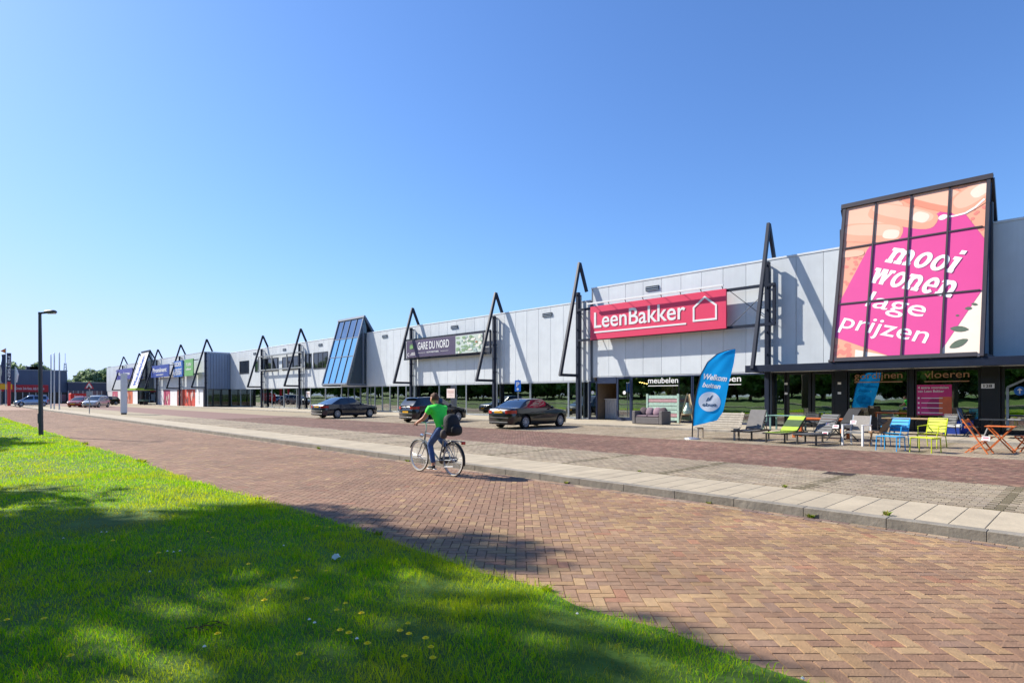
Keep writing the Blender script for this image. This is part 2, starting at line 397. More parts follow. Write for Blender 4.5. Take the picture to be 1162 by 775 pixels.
tag(link_mesh('parking_lane', bricks('parking_lane', cx, cy, hx, hy, an, col, z=LOT), M_brick, recenter=False), kind='structure')
xs = np.arange(18.82, 24.1, .107); rows = []
for i, x in enumerate(xs):
    y = np.arange(-4, 45, .214)+(.107 if i % 2 else 0); rows.append(np.stack([np.full(len(y), x+.053), y], 1))
P = np.concatenate(rows); n = len(P)
col = palette(['988b76', '9f917a', '91836f', '9b8d7b', '94836e'], [4, 3, 3, 2, 1], n)*(.86+.25*RNG.random((n, 1)))
col[(np.abs(((P[:, 1]-1.1+.107) % 2.6)-.107) < .107) & (RNG.random(n) < .9)] = np.array(lin('82765c'))
tag(link_mesh('parking_bays', bricks('parking_bays', P[:, 0], P[:, 1], np.full(n, .0505), np.full(n, .104), 0., col, z=LOT), M_brick, recenter=False), kind='structure')
sheet('parking_strip_far', 10.36, 13.2, 45, 150, LOT, brickplane('worn beige paving', '8e8065', .1))
sheet('parking_lane_far', 13.22, 18.8, 42, 150, LOT, brickplane('worn brown paving', '735348', .1))
sheet('parking_bays_far', 18.82, 24.1, 45, 150, LOT, MATS['worn beige paving'])
# --- pavement before the shops
slabrow('pavement_kerb', 24.1, 24.25, np.arange(-14, 150, 1.0), PAVE, .2, M_kerb, 'a0988b')
slabrow('pavement', 24.26, 29.1, np.arange(-14, 84, .605), PAVE-.002, .15, M_conc, 'a69a84')
slabrow('pavement_far', 24.26, 25.8, np.arange(84, 150, .605), PAVE-.002, .15, M_conc, 'a69a84')
# --- lawn and grass
def lawn_z(x, y):
    e = np.clip((3.62-x)/.5, 0, 1)
    return .012+e*(.035+.05*(vnoise(x, y, 2.3, 21)-.5)+.03*(vnoise(x, y, .6, 22)-.5)) + np.clip((-2-x)/40, 0, 1)*1.0
def edge(y): return 3.62+.15*(vnoise(y, y*0, .7, 23)-.5)+.22*(vnoise(y, y*0, 4., 24)-.5)+.08*(vnoise(y, y*0, .19, 25)-.5)
def axis(a, b, lo, hi): return np.concatenate([np.linspace(a, lo, 16)[:-1], np.arange(lo, hi, .25), np.linspace(hi, b, 20)])
gx = np.concatenate([np.linspace(-150, -6, 14)[:-1], np.linspace(-6, 3.66, 40)]); gyv = axis(-60, 260, -4, 40)
GX, GY = np.meshgrid(gx, gyv); GX2 = np.where(GX > 3.6, edge(GY), GX); Z = lawn_z(GX2, GY)
V = np.stack([GX2, GY, Z], -1).reshape(-1, 3); nx, ny = len(gx), len(gyv)
ii = np.arange(nx-1)[None, :]+nx*np.arange(ny-1)[:, None]; q = np.stack([ii, ii+1, ii+1+nx, ii+nx], -1).reshape(-1, 4)
lm = mat('lawn soil and thatch', '4f7010', .95, 0, .35, 5, .5, patch=.4)
o = link_mesh('lawn', npmesh('lawn', V, q), lm, recenter=False, smooth=True); tag(o, kind='structure')
def bare(x, y):                                              # worn patches in the turf
    b = 0*x
    for (a, c, r, k) in ((1.62, 9.1, .55, .95), (2.9, 2.1, .35, .65), (.9, 2.9, .35, .5), (3.2, 2.7, .3, .6), (3.0, 4.1, .22, .6), (2.35, 3.3, .2, .5), (1.3, 12.9, .5, .6)):
        b = np.maximum(b, k*np.exp(-(((x-a)/r)**2+((y-c)/r)**2)))
    return b
def grass_pts(x0, x1, y0, y1, dens):
    n = int((x1-x0)*(y1-y0)*dens); x = x0+(x1-x0)*RNG.random(n); y = y0+(y1-y0)*RNG.random(n)
    k = (x < edge(y)+.035*RNG.standard_normal(n)) & (RNG.random(n) > bare(x, y)) & (RNG.random(n) < .55+.9*vnoise(x, y, .16, 31))
    return x[k], y[k]
zones = [(-1.2, 3.8, 1.6, 5.2, 4200, .0034), (-.9, 3.8, 5.2, 9, 2600, .0042), (-.6, 3.8, 9, 15, 1300, .006), (-.5, 3.8, 15, 28, 520, .010), (0, 3.8, 28, 60, 170, .018),
         (-6, -1.0, -2, 14, 260, .008), (-1.2, 3.8, -3, 1.6, 700, .006)]
X_, Y_, Wd = [], [], []
for x0, x1, y0, y1, dn, wd in zones:
    x, y = grass_pts(x0, x1, y0, y1, dn); X_.append(x); Y_.append(y); Wd.append(np.full(len(x), wd))
x = np.concatenate(X_); y = np.concatenate(Y_); wd = np.concatenate(Wd); n = len(x)
tus = vnoise(x, y, .22, 32); tall = vnoise(x, y, 1.3, 33)
h = (.022+.034*RNG.random(n)+.085*np.clip(tus-.5, 0, 1)+.05*np.clip(tall-.5, 0, 1))*np.where(RNG.random(n) < .04, 1.5, 1)
h *= 1-.5*bare(x, y)
ed = np.clip((x-(edge(y)-.12))/.12, 0, 1); h *= 1+.25*ed
a = RNG.random(n)*2*np.pi; la = a+RNG.normal(0, 1.2, n); lean = h*(.25+.75*RNG.random(n))
z0 = lawn_z(x, y)-.006
s = np.stack([np.cos(a), np.sin(a)], 1)*(wd*(.7+.6*RNG.random(n)))[:, None]/2
l = np.stack([np.cos(la), np.sin(la)], 1)*lean[:, None]; p = np.stack([x, y], 1)
V = np.zeros((n, 5, 3), np.float32)
V[:, 0, :2] = p-s; V[:, 1, :2] = p+s; V[:, :2, 2] = z0[:, None]
V[:, 2, :2] = p+s*.8+l*.35; V[:, 3, :2] = p-s*.8+l*.35; V[:, 2:4, 2] = (z0+h*.6)[:, None]
V[:, 4, :2] = p+l; V[:, 4, 2] = z0+h*(.95-.25*RNG.random(n))
i = (np.arange(n)*5)[:, None]
cg = np.array([lin('8ab606'), lin('6aa606'), lin('a8c008'), lin('4c9206'), lin('bdb434')])
c = cg[RNG.choice(5, n, p=[.34, .27, .2, .14, .05])]*(.88+.48*RNG.random((n, 1)))
yel = np.clip(vnoise(x, y, .9, 35)*1.6-.7+.5*(vnoise(x, y, .3, 36)-.5), 0, 1)[:, None]*.75
c = c*(1-yel)+np.array(lin('b8b81e'))*yel
dry = np.clip(bare(x, y)*1.2, 0, .8)[:, None]; c = c*(1-dry)+np.array(lin('877738'))*dry
M_grass = leafmat('grass blades', .45, .006)
me = npmesh('grass', V.reshape(-1, 3), i+np.array([[0, 1, 2, 3]]), i+np.array([[3, 2, 4]]), np.repeat(c, 5, axis=0))
tag(link_mesh('grass', me, M_grass, recenter=False), kind='stuff')
# bare earth showing in the worn spots is the soil of the lawn itself (thin grass)
mb = MB(); mb.box(-13.2, -11.6, -60, 250, .2, .42); tag(mb.build('path', brickplane('pale path gravel', 'a89d88', .12)), kind='structure')
# --- small flowers and litter
M_yellow = mat('dandelion yellow', 'ffe818', .7, 0, .1, 60); M_stem = mat('stem green', '5e8a2c', .7)
M_daisy = mat('daisy white', 'f0efe8', .7)
def flower(name, r, m, label, cat, group):
    t = thing(name, label, cat, group=group); b = MB(); b.tube([(0, 0, 0), (.004, 0, .035), (0, .004, .07)], .0016, 5); b.build('stem', M_stem, t)
    b = MB(); n = 14
    for ring, (rr, zz) in enumerate(((r, .0), (r*.72, .006), (r*.4, .010))):
        for k in range(n-3*ring):
            a0 = 2*math.pi*k/(n-3*ring); dx, dy = math.cos(a0), math.sin(a0); q = rr*.24
            b.add([(0, 0, .07), (dx*rr*.6-dy*q, dy*rr*.6+dx*q, .071+zz), (dx*rr, dy*rr, .072+zz*.7), (dx*rr*.6+dy*q, dy*rr*.6-dx*q, .071+zz)], [(0, 1, 2, 3)])
    b.build('flower_head', m, t, fix=False); return t
def ground_pt(px, py, z=0.): 
    zz = (EYE-z)*FOC/(py-HOR); la = (px-CX)/FOC*zz; return zz*SY+la*CY, zz*CY-la*SY
dand = [(338,652),(370,651),(348,688),(392,690),(382,699),(335,661),(308,677),(410,704),(386,725),(340,753),(396,729),(417,741),(454,725),(463,715),(464,728),(483,734),(489,744),(459,754),(491,758),(50,708),(8,709),(247,727),(282,644),(236,604),(241,610),(80,755),(180,631),(128,617),(300,690),(360,598),(374,598),(20,520),(45,519),(70,521),(95,523)]
f0 = flower('dandelion', .023, M_yellow, 'small yellow dandelion head standing in the mown grass', 'flower', 'dandelions in the lawn')
for k, (px, py) in enumerate(dand):
    gx_, gy_ = ground_pt(px, py, .07)
    L_ = (gx_, gy_, float(lawn_z(np.array([gx_]), np.array([gy_]))[0])-.005)
    if k == 0: f0.location = L_; f = f0
    else: f = copy_tree(f0, loc=L_, rz=random.uniform(0, 6))
    f.scale = (random.uniform(.8, 1.15),)*3
dais = [(405,737),(357,718),(351,714),(115,608),(121,608),(170,655),(232,744),(322,624),(72,615),(190,630),(197,631),(204,630),(655,703),(918,769)]
f0 = flower('daisy', .013, M_daisy, 'tiny white daisy low in the mown grass', 'flower', 'daisies in the lawn')
for k, (px, py) in enumerate(dais):
    gx_, gy_ = ground_pt(px, py, .05); gx_ = min(gx_, 3.5)
    L_ = (gx_, gy_, float(lawn_z(np.array([gx_]), np.array([gy_]))[0])-.01)
    if k == 0: f0.location = L_
    else: copy_tree(f0, loc=L_, rz=random.uniform(0, 6))
gx_, gy_ = ground_pt(381, 635, .05); b = MB(); rg = random.Random(4); n = 9
vs = [(0, 0, .05)]
for k in range(n):
    a0 = 2*math.pi*k/n; vs.append((.05*math.cos(a0)*rg.uniform(.7, 1.2), .05*math.sin(a0)*rg.uniform(.7, 1.2), rg.uniform(.0, .06)))
for k in range(n):
    a0 = 2*math.pi*(k+.5)/n; vs.append((.035*math.cos(a0), .035*math.sin(a0), rg.uniform(.03, .085)))
fs = [(1+k, 1+(k+1) % n, 10+k) for k in range(n)]+[(10+k, 1+(k+1) % n, 10+(k+1) % n) for k in range(n)]+[(0, 10+k, 10+(k+1) % n) for k in range(n)]
b.add([(v[0]+gx_, v[1]+gy_, v[2]+.04) for v in vs], fs); tag(b.build('crumpled_paper', M_daisy), 'crumpled white scrap of paper lying in the shaded grass', 'litter')
# weeds in the joints along the kerb and the lawn edge
M_weed = leafmat('weed leaves', .4, .01)
def weed_mesh(seed, hgt):
    rw = np.random.default_rng(seed); nb = 46; a = rw.random(nb)*6.283; r0 = .05*rw.random(nb); h_ = hgt*(.4+.6*rw.random(nb)); l_ = h_*(.3+.8*rw.random(nb)); w_ = .006+.006*rw.random(nb)
    V = np.zeros((nb, 5, 3)); ca, sa = np.cos(a), np.sin(a)
    for k, (f, q, s) in enumerate(((0, 0, -1), (0, 0, 1), (.5, .65, 1), (.5, .65, -1), (1., .9, 0))):
        V[:, k, 0] = ca*(r0+l_*f)-sa*w_*s; V[:, k, 1] = sa*(r0+l_*f)+ca*w_*s; V[:, k, 2] = h_*q
    i = (np.arange(nb)*5)[:, None]; c = np.array([lin('6f8a24'), lin('8a9434'), lin('557a1c'), lin('9a8a4a')])[rw.integers(0, 4, nb)]
    return npmesh('weed_tuft', V.reshape(-1, 3), i+np.array([[0, 1, 2, 3]]), i+np.array([[3, 2, 4]]), np.repeat(c, 5, axis=0))
wm = [weed_mesh(71, .10), weed_mesh(72, .07)]
for m_ in wm: m_.materials.append(M_weed)
for k, (x_, y_, z_, s_) in enumerate([(8.60, 2.9, .003, .9), (8.60, 4.4, .003, .6), (8.60, 7.3, .003, .8), (8.60, 12.6, .003, 1.), (8.60, 17.5, .003, 1.1), (3.72, 17.2, .0, 1.7), (3.80, 24.6, .0, 1.6), (3.84, 6.2, .0, .9), (3.78, 3.4, .0, .8), (3.86, 9.7, .0, 1.), (10.33, 3.9, LOT, .7), (10.33, 6.8, LOT, .6), (8.86, 2.05, LOT+.004, .8)]):
    o = bpy.data.objects.new('weed_tuft', wm[k % 2]); COL.objects.link(o); x_ = float(edge(np.array([y_]))[0])+.01 if 5 <= k < 10 else x_; o.location = (x_, y_, z_); o.scale = (s_, s_, s_*.8); o.rotation_euler = (0, 0, k*1.7)
    where = 'growing against the road kerb' if k < 5 else 'growing out of the ragged lawn edge beside the road' if k < 10 else 'growing between the pale footpath slabs and their neighbours'
    tag(o, 'small green weed tuft '+where, 'weed', 'weeds along the road')
# twigs on the lawn
gx_, gy_ = ground_pt(230, 718, .04); b = MB()
for k in range(7):
    a0 = rg.uniform(-.4, .4); l0 = rg.uniform(.08, .2); ox, oy = rg.uniform(-.1, .1), rg.uniform(-.05, .05)
    dx, dy = CY*l0*math.cos(a0)+SY*l0*math.sin(a0), -SY*l0*math.cos(a0)+CY*l0*math.sin(a0)
    b.tube([(gx_+ox-dx/2, gy_+oy-dy/2, .075), (gx_+ox, gy_+oy, .095), (gx_+ox+dx/2, gy_+oy+dy/2, .075)], .004, 5)
tag(b.build('fallen_twigs', mat('dry twig', '5a4530', .9)), 'small heap of dry brown twigs on the shaded lawn', 'twigs')
# drain grate
gx_, gy_ = ground_pt(952, 537.5, LOT); b = MB()
b.box(gx_-.2, gx_+.2, gy_-.25, gy_-.22, LOT-.02, LOT+.008); b.box(gx_-.2, gx_+.2, gy_+.22, gy_+.25, LOT-.02, LOT+.008)
for k in range(9): b.box(gx_-.2+k*.046, gx_-.2+k*.046+.026, gy_-.22, gy_+.22, LOT-.02, LOT+.006)
tag(b.build('drain_grate', mat('cast iron', '3b2f2a', .7)), 'rusty iron drain grate set in beige paving beside the lane', 'drain')
# ================================================================ retail halls
XF = 29.0
def panels(y0, y1, z0, z1, w, x, th=.05, jit=.05, axis='y', joint=.014):
    V = []; F = []; C = []
    n = max(1, round(abs(y1-y0)/w)); ys = np.linspace(y0, y1, n+1)
    for a, b in zip(ys[:-1], ys[1:]):
        t = MB()
        if axis == 'y': t.box(x-th, x, a+joint/2, b-joint/2, z0, z1, bev=.006)
        else: t.box(a+joint/2, b-joint/2, x-th, x, z0, z1, bev=.006)
        k = len(V); V += t.v; F += [tuple(i+k for i in f) for f in t.f]
        C += [np.array(lin('d2d7da'))*(1+random.uniform(-jit, jit))]*len(t.v)
    return V, F, C
def build_col(name, parts, m, parent):
    V = []; F = []; C = []
    for v, f, c in parts:
        k = len(V); V += v; F += [tuple(i+k for i in g) for g in f]; C += list(c)
    me = bpy.data.meshes.new(name); me.from_pydata(V, [], F)
    a = me.attributes.new('col', 'FLOAT_COLOR', 'POINT'); cc = np.ones((len(V), 4), np.float32); cc[:, :3] = C; a.data.foreach_set('color', cc.ravel())
    return link_mesh(name, me, m, parent, True)
def solid(b, col): return b.v, b.f, [np.array(lin(col))]*len(b.v)
def bay(parent, y0, y1, z0, z1, x=XF, fm=None, gm=None, fw=.06, name='shop_window', sub=0):
    """one glazed bay: frame with its pane behind"""
    b = MB(); d = .09
    b.box(x-d/2, x+d/2, y0, y0+fw, z0, z1, bev=.004); b.box(x-d/2, x+d/2, y1-fw, y1, z0, z1, bev=.004)
    b.box(x-d/2, x+d/2, y0+fw, y1-fw, z0, z0+fw*1.6, bev=.004); b.box(x-d/2, x+d/2, y0+fw, y1-fw, z1-fw, z1, bev=.004)
    for k in range(sub): 
        yy = y0+(y1-y0)*(k+1)/(sub+1); b.box(x-d/2, x+d/2, yy-fw/2, yy+fw/2, z0+fw*1.6, z1-fw)
    f = b.build(name, fm or M_alu, parent, True)
    p = MB(); p.box(x-.006, x+.006, y0+fw*.6, y1-fw*.6, z0+fw, z1-fw*.6); ty, tz = random.uniform(-.012, .012), random.uniform(-.008, .004); yc_, zc_ = (y0+y1)/2, (z0+z1)/2
    p.v = [(v[0]+(v[1]-yc_)*ty+(v[2]-zc_)*tz, v[1], v[2]) for v in p.v]; p.build('pane', gm or M_glass, f, True)
    return f
def interior(parent, y0, y1, z1, x1=37., x0=29.08, wall='7a756c'):
    b = MB(); b.box(x0, x1, y0+.1, y1-.1, PAVE-.1, PAVE+.004, 1); b.box(x1, x1+.1, y0+.1, y1-.1, PAVE-.1, z1)
    b.box(x0, x1, y0, y0+.1, PAVE, z1); b.box(x0, x1, y1-.1, y1, PAVE, z1); b.box(x0+.1, x1, y0+.1, y1-.1, z1, z1+.06)
    return b.build('interior', [mat('shop wall '+wall, wall, .9), M_floor], parent, True)
def upper_window(parent, px0, px1, pt, pb, n=3):
    y1, y0 = fy(px0, XF), fy(px1, XF); zt = fz((px0+px1)/2, pt, XF); zb = fz((px0+px1)/2, pb, XF)
    b = MB(); x = XF-.05
    for a, c in ((zb, zb+.08), (zt-.08, zt)): b.box(x-.05, x+.03, y0, y1, a, c)
    for k in range(n+1):
        yy = y0+.03+(y1-y0-.06)*k/n; b.box(x-.045, x+.03, yy-.03, yy+.03, zb+.08, zt-.08)
    f = b.build('window', mat('dark window frame', '3b3d42', .4), parent, True)
    p = MB(); p.box(x-.012, x+.02, y0+.03, y1-.03, zb+.05, zt-.05); p.build('pane', mat('dark window pane', '22262a', .03, 0, .2, .8, spec=.8), f, True)
def vents(parent, lst, top):
    for y in lst:
        b = MB(); b.box(XF-.09, XF-.05, y-.42, y+.42, top-.62, top-.38)
        for k in range(2): b.box(XF-.12, XF-.09, y-.42, y+.42, top-.60+k*.11, top-.56+k*.11, 1)
        b.build('vent', [M_black, M_alu], parent, True)
# ---- lower hall (left of the red sign)
HL = thing('retail_hall', 'long low retail hall clad in pale grey panels with small upper windows', 'building', (XF, 54, 0))
TL, GL = 7.55, 2.63
back = MB(); back.box(XF+.005, XF+.15, 22.6, 85.2, GL, TL-.02); back.box(XF+.1, 70, 22.45, 22.6, 0, TL-.02); back.box(XF+3, 70, 85.2, 85.35, 0, TL-.02); back.box(69.8, 70, 22.6, 85.2, 0, TL-.02)
cp = MB(); cp.box(XF-.07, XF+.25, 22.6, 85.2, TL-.015, TL+.07, bev=.01); cp.box(XF-.03, XF+.02, 22.6, 85.2, GL-.06, GL)
build_col('wall', [panels(22.62, 85.2, GL, TL-.02, 1.1, XF), solid(back, '70767d'), solid(cp, 'd9dcde')], M_panel, HL)
b = MB(); b.box(XF+.25, 69.8, 22.6, 85.2, TL-.3, TL-.12); b.build('roof', M_roof, HL, True)
for x0, x1, t, bt, n in ((347, 354, 401.5, 418.5, 1), (356.3, 372.5, 399.6, 418.2, 3), (321, 339, 404.5, 419.5, 3), (299, 316.5, 406.5, 421, 3), (310, 314.5, 406, 420.8, 1), (290, 294.5, 408, 422, 1), (272.5, 283, 409.5, 424, 1)):
    if (x0, x1) in ((310, 314.5),): continue
    upper_window(HL, x0, x1, t, bt, n)
vents(HL, [26.2, 36.0, 46.0, 58.5, 67.5, 76.5], TL)
ys = [22.75, 24.4, 27.8, 31.2, 34.6, 38.0, 41.4]
for a, c in zip(ys[:-1], ys[1:]): bay(HL, a+.002, c-.002, PAVE, GL-.06)
for k in range(6): bay(HL, 41.4+k*1.27+.002, 41.4+(k+1)*1.27-.002, PAVE, GL-.06)
bay(HL, 49.03, 50.3, PAVE, GL-.06, fm=M_bluesteel); bay(HL, 50.32, 52.7, PAVE, GL-.06, fm=M_bluesteel, fw=.11, name='glass_door', sub=1); bay(HL, 52.72, 54.0, PAVE, GL-.06, fm=M_bluesteel)
ys = np.linspace(54.02, 84.9, 10)
for a, c in zip(ys[:-1], ys[1:]): bay(HL, a+.002, c-.002, PAVE, GL-.06)
interior(HL, 22.7, 85.1, GL-.01)
for (ya_, yb_, xx_, zz_, c_) in ((24.2, 25.1, 29.6, 2.5, 'd8d6b8'), (31.6, 34.2, 30.6, 2.45, '59636a'), (35.4, 37.2, 31.5, 2.2, 'b9b2a2'), (42., 42.5, 29.5, 2.5, 'dcd9c8'), (43.6, 44.0, 29.5, 2.5, 'dcd9c8'), (45.1, 45.5, 29.5, 2.5, 'd0cfc0'), (46.6, 47.1, 29.5, 2.5, 'dcd9c8'), (50.6, 53., 30.8, 2.2, 'a79b8a'), (57, 61, 31., 2.3, 'c9c5ba'), (66, 69, 31., 2.0, '8d8b84'), (76, 81, 30.8, 2.4, 'b5b09f')):
    b = MB(); b.box(xx_, xx_+.12, ya_, yb_, PAVE+.006, zz_); b.build('inner_partition', mat('partition '+c_, c_, .8), HL, True)
# things seen in the windows of the lower hall
def poster(px0, px1, pt, pb, label, col, x=XF-.056):
    y1, y0 = fy(px0, x), fy(px1, x); zt = fz((px0+px1)/2, pt, x); zb = fz((px0+px1)/2, pb, x)
    b = MB(); b.box(x-.006, x+.004, y0, y1, zb, zt); b.box(x-.009, x-.006, y0+.1, y1-.1, zb+(zt-zb)*.55, zt-.12, 1)
    for k in range(3): b.box(x-.009, x-.006, y0+.1, y1-.2, zb+.1+k*.13, zb+.15+k*.13, 1)
    return tag(b.build('paper_poster', [mat('poster '+col, col, .6), mat('poster print', 'd0b3ab', .7)]), label, 'poster')
poster(507, 516, 441, 451.5, 'pale pink paper poster stuck on the shop glass right of the cyclist', 'e6d6cf')
poster(347.3, 351.8, 444, 451, 'small white paper notice stuck on the glass left of the blue tower', 'eceae8')

# ---- taller hall (right)
HR = thing('furniture_store', 'taller pale grey panelled furniture store with dark canopy on its right', 'building', (XF, 7, 0))
TR, GR = 8.27, 2.86
Y0R, Y1R = -16., 22.42
back = MB(); back.box(XF+.005, XF+.15, Y0R, Y1R, GR, TR-.02); back.box(XF+.1, 70, Y0R-.15, Y0R, 0, TR-.02); back.box(69.8, 70, Y0R, Y1R, 0, TR-.02); back.box(XF-.05, 70, Y1R, Y1R+.1, GR, TR-.02)
cp = MB(); cp.box(XF-.07, XF+.25, Y0R, Y1R+.12, TR-.015, TR+.08, bev=.01); cp.box(XF-.03, XF+.02, Y0R, Y1R, GR-.06, GR)
build_col('wall', [panels(Y0R, Y1R-.01, GR, TR-.02, 1.2, XF), solid(back, '70767d'), solid(cp, 'd9dcde')], M_panel, HR)
b = MB(); b.box(XF+.25, 69.8, Y0R, Y1R, TR-.3, TR-.12); b.build('roof', M_roof, HR, True)
vents(HR, [18.2], TR)
interior(HR, Y0R+.1, Y1R, GR-.01, wall='8a7a66')
DK = mat('dark blue door frame', '2a3550', .35)
for (ya_, yb_, xx_, zz_, c_) in ((16.6, 18.9, 31.2, 2.3, '9a5c3a'), (12.2, 13.4, 30.6, 1.7, '6f8f85'), (14., 15.2, 31.5, 2.1, 'b7a98f'), (9., 9.6, 30.4, 2.0, 'a8b070'), (6.2, 7.2, 30.2, 1.6, 'b8c4cc'), (4.1, 5.2, 30.8, 2.2, 'a8947a'), (.6, 1.9, 30.6, 1.5, '7a3030')):
    b = MB(); b.box(xx_, xx_+.4, ya_, yb_, PAVE+.006, zz_*.55); b.box(xx_+.42, xx_+.5, ya_-.3, yb_+.3, PAVE+.006, zz_, 1); b.build('shop_display', [mat('display '+c_, c_, .8), mat('display board', 'bdb5a6', .8)], HR, True)
# sliding entrance, one leaf open
bay(HR, 22.12, 22.72, PAVE, GL-.06, fm=DK, fw=.09, name='glass_door'); bay(HR, 19.62, 20.66, PAVE, GR-.07, fm=DK, fw=.12, name='glass_door')
b = MB(); b.box(XF-.06, XF+.06, 20.67, 22.11, 2.42, GR-.07); b.build('door_header', DK, HR, True)
bay(HR, 15.75, 19.6, PAVE, GR-.07, fm=DK); bay(HR, 11.55, 15.72, PAVE, GR-.07, fm=DK)
bay(HR, 10.9, 11.5, PAVE, GR-.07, fm=M_black); bay(HR, 9.75, 10.85, PAVE, GR-.07, fm=M_black, fw=.12, name='glass_door'); bay(HR, 8.75, 9.7, PAVE, GR-.07, fm=M_black, fw=.12, name='glass_door')
for (xa_, ya_, yb_) in ((.10, 8.22, 8.73), (.10, 5.72, 5.90), (.12, 2.95, 3.55), (.12, -16, -2.4)):
    b = MB(); b.box(XF-xa_, XF+.05, ya_, yb_, PAVE, GR-.07); b.build('pier', M_black, HR, True)
bay(HR, 5.92, 8.2, PAVE+.45, GR-.07, fm=M_black); bay(HR, 3.57, 5.7, PAVE+.45, GR-.07, fm=M_black)
b = MB(); b.box(XF-.08, XF+.05, 3.57, 5.7, PAVE, PAVE+.448); b.box(XF-.08, XF+.05, 5.92, 8.2, PAVE, PAVE+.448); b.build('plinth', M_black, HR, True)
bay(HR, .3, 2.93, PAVE, GR-.07, fm=M_black, fw=.1); bay(HR, -2.38, .28, PAVE, GR-.07, fm=M_black, fw=.1)
# vinyl words on the glass
MV = M_sticker; MVO = mat('tan outline vinyl', 'b48a6a', .6)
def decal(s, px0, px1, base, cap, m=MV, bold=.01, under=True):
    x = XF-.012; y1, y0 = fy(px0, x), fy(px1, x); z = fz((px0+px1)/2, base, x)
    b = MB(); text(b, s, (x, y1, z), LEFT, UP, y1-y0, cap, .006, bold)
    if under: b.box(x-.006, x, y0, y1, z-.17, z-.13)
    b.build('window_lettering', m, HR, True)
decal('meubelen', 735.5, 769.5, 434.6, .33); decal('slapen', 812, 841, 433, .33)
decal('gordijnen', 969.5, 1024, 429.5, .30, MVO, .0); decal('vloeren', 1049, 1100, 428.5, .30, MVO, .0)
b = MB(); x = XF-.012
for px in (672.5, 708.5):
    y = fy(px, x); b.lathe([(0, 0), (.11, 0), (.11, -.005), (0, -.005)], (x, y, fz(px, 445.5, x)), 'x', 18)
for px, py in ((892, 435.5), (892, 446.5), (952.5, 435), (952.5, 446)): 
    y = fy(px, x-.1); b.box(x-.10, x-.095, y-.07, y+.07, fz(px, py, x)-.05, fz(px, py, x)+.05)
b.build('door_stickers', MV, HR, True)
# house outline on the far right glass
b = MB(); yl = 2.75; yr = .55; x = XF-.06
pts = [(yl, .45), (yl, 2.0), ((yl+yr)/2, 2.62), (yr, 2.0), (yr, .45)]
for k_, (p, q) in enumerate(zip(pts[:-1], pts[1:])): b.beam((x-.003*k_, p[0], p[1]), (x-.003*k_, q[0], q[1]), .08, .012, up=(1, 0, 0))
b.build('house_outline', mat('grey outline vinyl', '8f9aa0', .5), HR, True)
# blue arrow board
b = MB(); x = XF-.14; yc = fy(1157, x); zc = fz(1157, 443.5, x)
b.lathe([(0, 0), (.17, 0), (.17, -.012), (0, -.012)], (x+.06, yc, zc), 'x', 24)
b2 = MB(); b2.box(x+.04, x+.047, yc-.02, yc+.02, zc-.10, zc+.03); b2.prism([(-.08, .02), (.08, .02), (0, .11)], lambda a, c, t: (x+.04+t, yc+a, zc+c), 0, .006)
t = thing('arrow_sign', 'round blue sign with white upward arrow on the right entrance glass', 'sign', (x+.05, yc, zc-.17))
b.build('disc', mat('sign blue', '1565b8', .4), t, True); b2.build('arrow', MV, t, True)
# house number
t = thing('number_plate', 'small white street number plate on the black pier beside the right entrance', 'sign', (XF-.13, fy(1121, XF-.13), fz(1121, 441, XF)))
b = MB(); y = fy(1121, XF-.13); z = fz(1121, 438, XF); b.box(XF-.145, XF-.122, y-.2, y+.2, z-.09, z+.09); b.build('plate', M_white, t, True)
b = MB(); text(b, '128', (XF-.146, y+.13, z-.05), LEFT, UP, .26, .11, .004, .02); b.build('digits', M_black, t, True)
# pink poster behind glass
def wall_poster(px0, px1, pt, pb):
    x = XF+.05; y1, y0 = fy(px0, x), fy(px1, x); zt = fz((px0+px1)/2, pt, x); zb = fz((px0+px1)/2, pb, x)
    t = thing('window_poster', 'tall pink and orange poster listing offers behind the shop window', 'poster', (x, (y0+y1)/2, zb))
    x = XF-.02
    b = MB(); b.box(x, x+.01, y0, y1, zb, zt); b.lathe([(0, 0), (.33, 0), (.33, -.002), (0, -.002)], (x-.001, (y0+y1)/2-.1, zb+.38), 'x', 24, 1)
    b.build('sheet', [mat('poster pink', 'cf2f7c', .5), mat('poster dark pink', 'a8205f', .5)], t, True)
    b = MB(); b.box(x-.004, x, y0, y0+.42, zb+.05, zb+.75); b.build('picture', mat('poster orange', 'd9683e', .5), t, True)
    b = MB(); text(b, '4 extra voordelen', (x-.004, y1-.06, zt-.16), LEFT, UP, (y1-y0)*.86, .10, .004, .015)
    text(b, 'van Leen Bakker', (x-.004, y1-.06, zt-.31), LEFT, UP, (y1-y0)*.74, .10, .004, .015)
    for k in range(4): b.box(x-.008, x-.004, y1-.12, y1-.06, zb+.06+k*.2, zb+.13+k*.2); b.box(x-.008, x-.004, y0+.3, y1-.18, zb+.08+k*.2, zb+.11+k*.2)
    b.build('lettering', MV, t, True)
wall_poster(1040, 1080.5, 436.5, 471)
b = MB(); x = XF+.2; b.box(x, x+.01, 4.75, 6.9, 2.25, 2.62); tag(b.build('red_strip', mat('strip red', 'c0232b', .6)), 'plain red strip high inside the shop window', 'banner')  # flat red strip just behind the shop glass
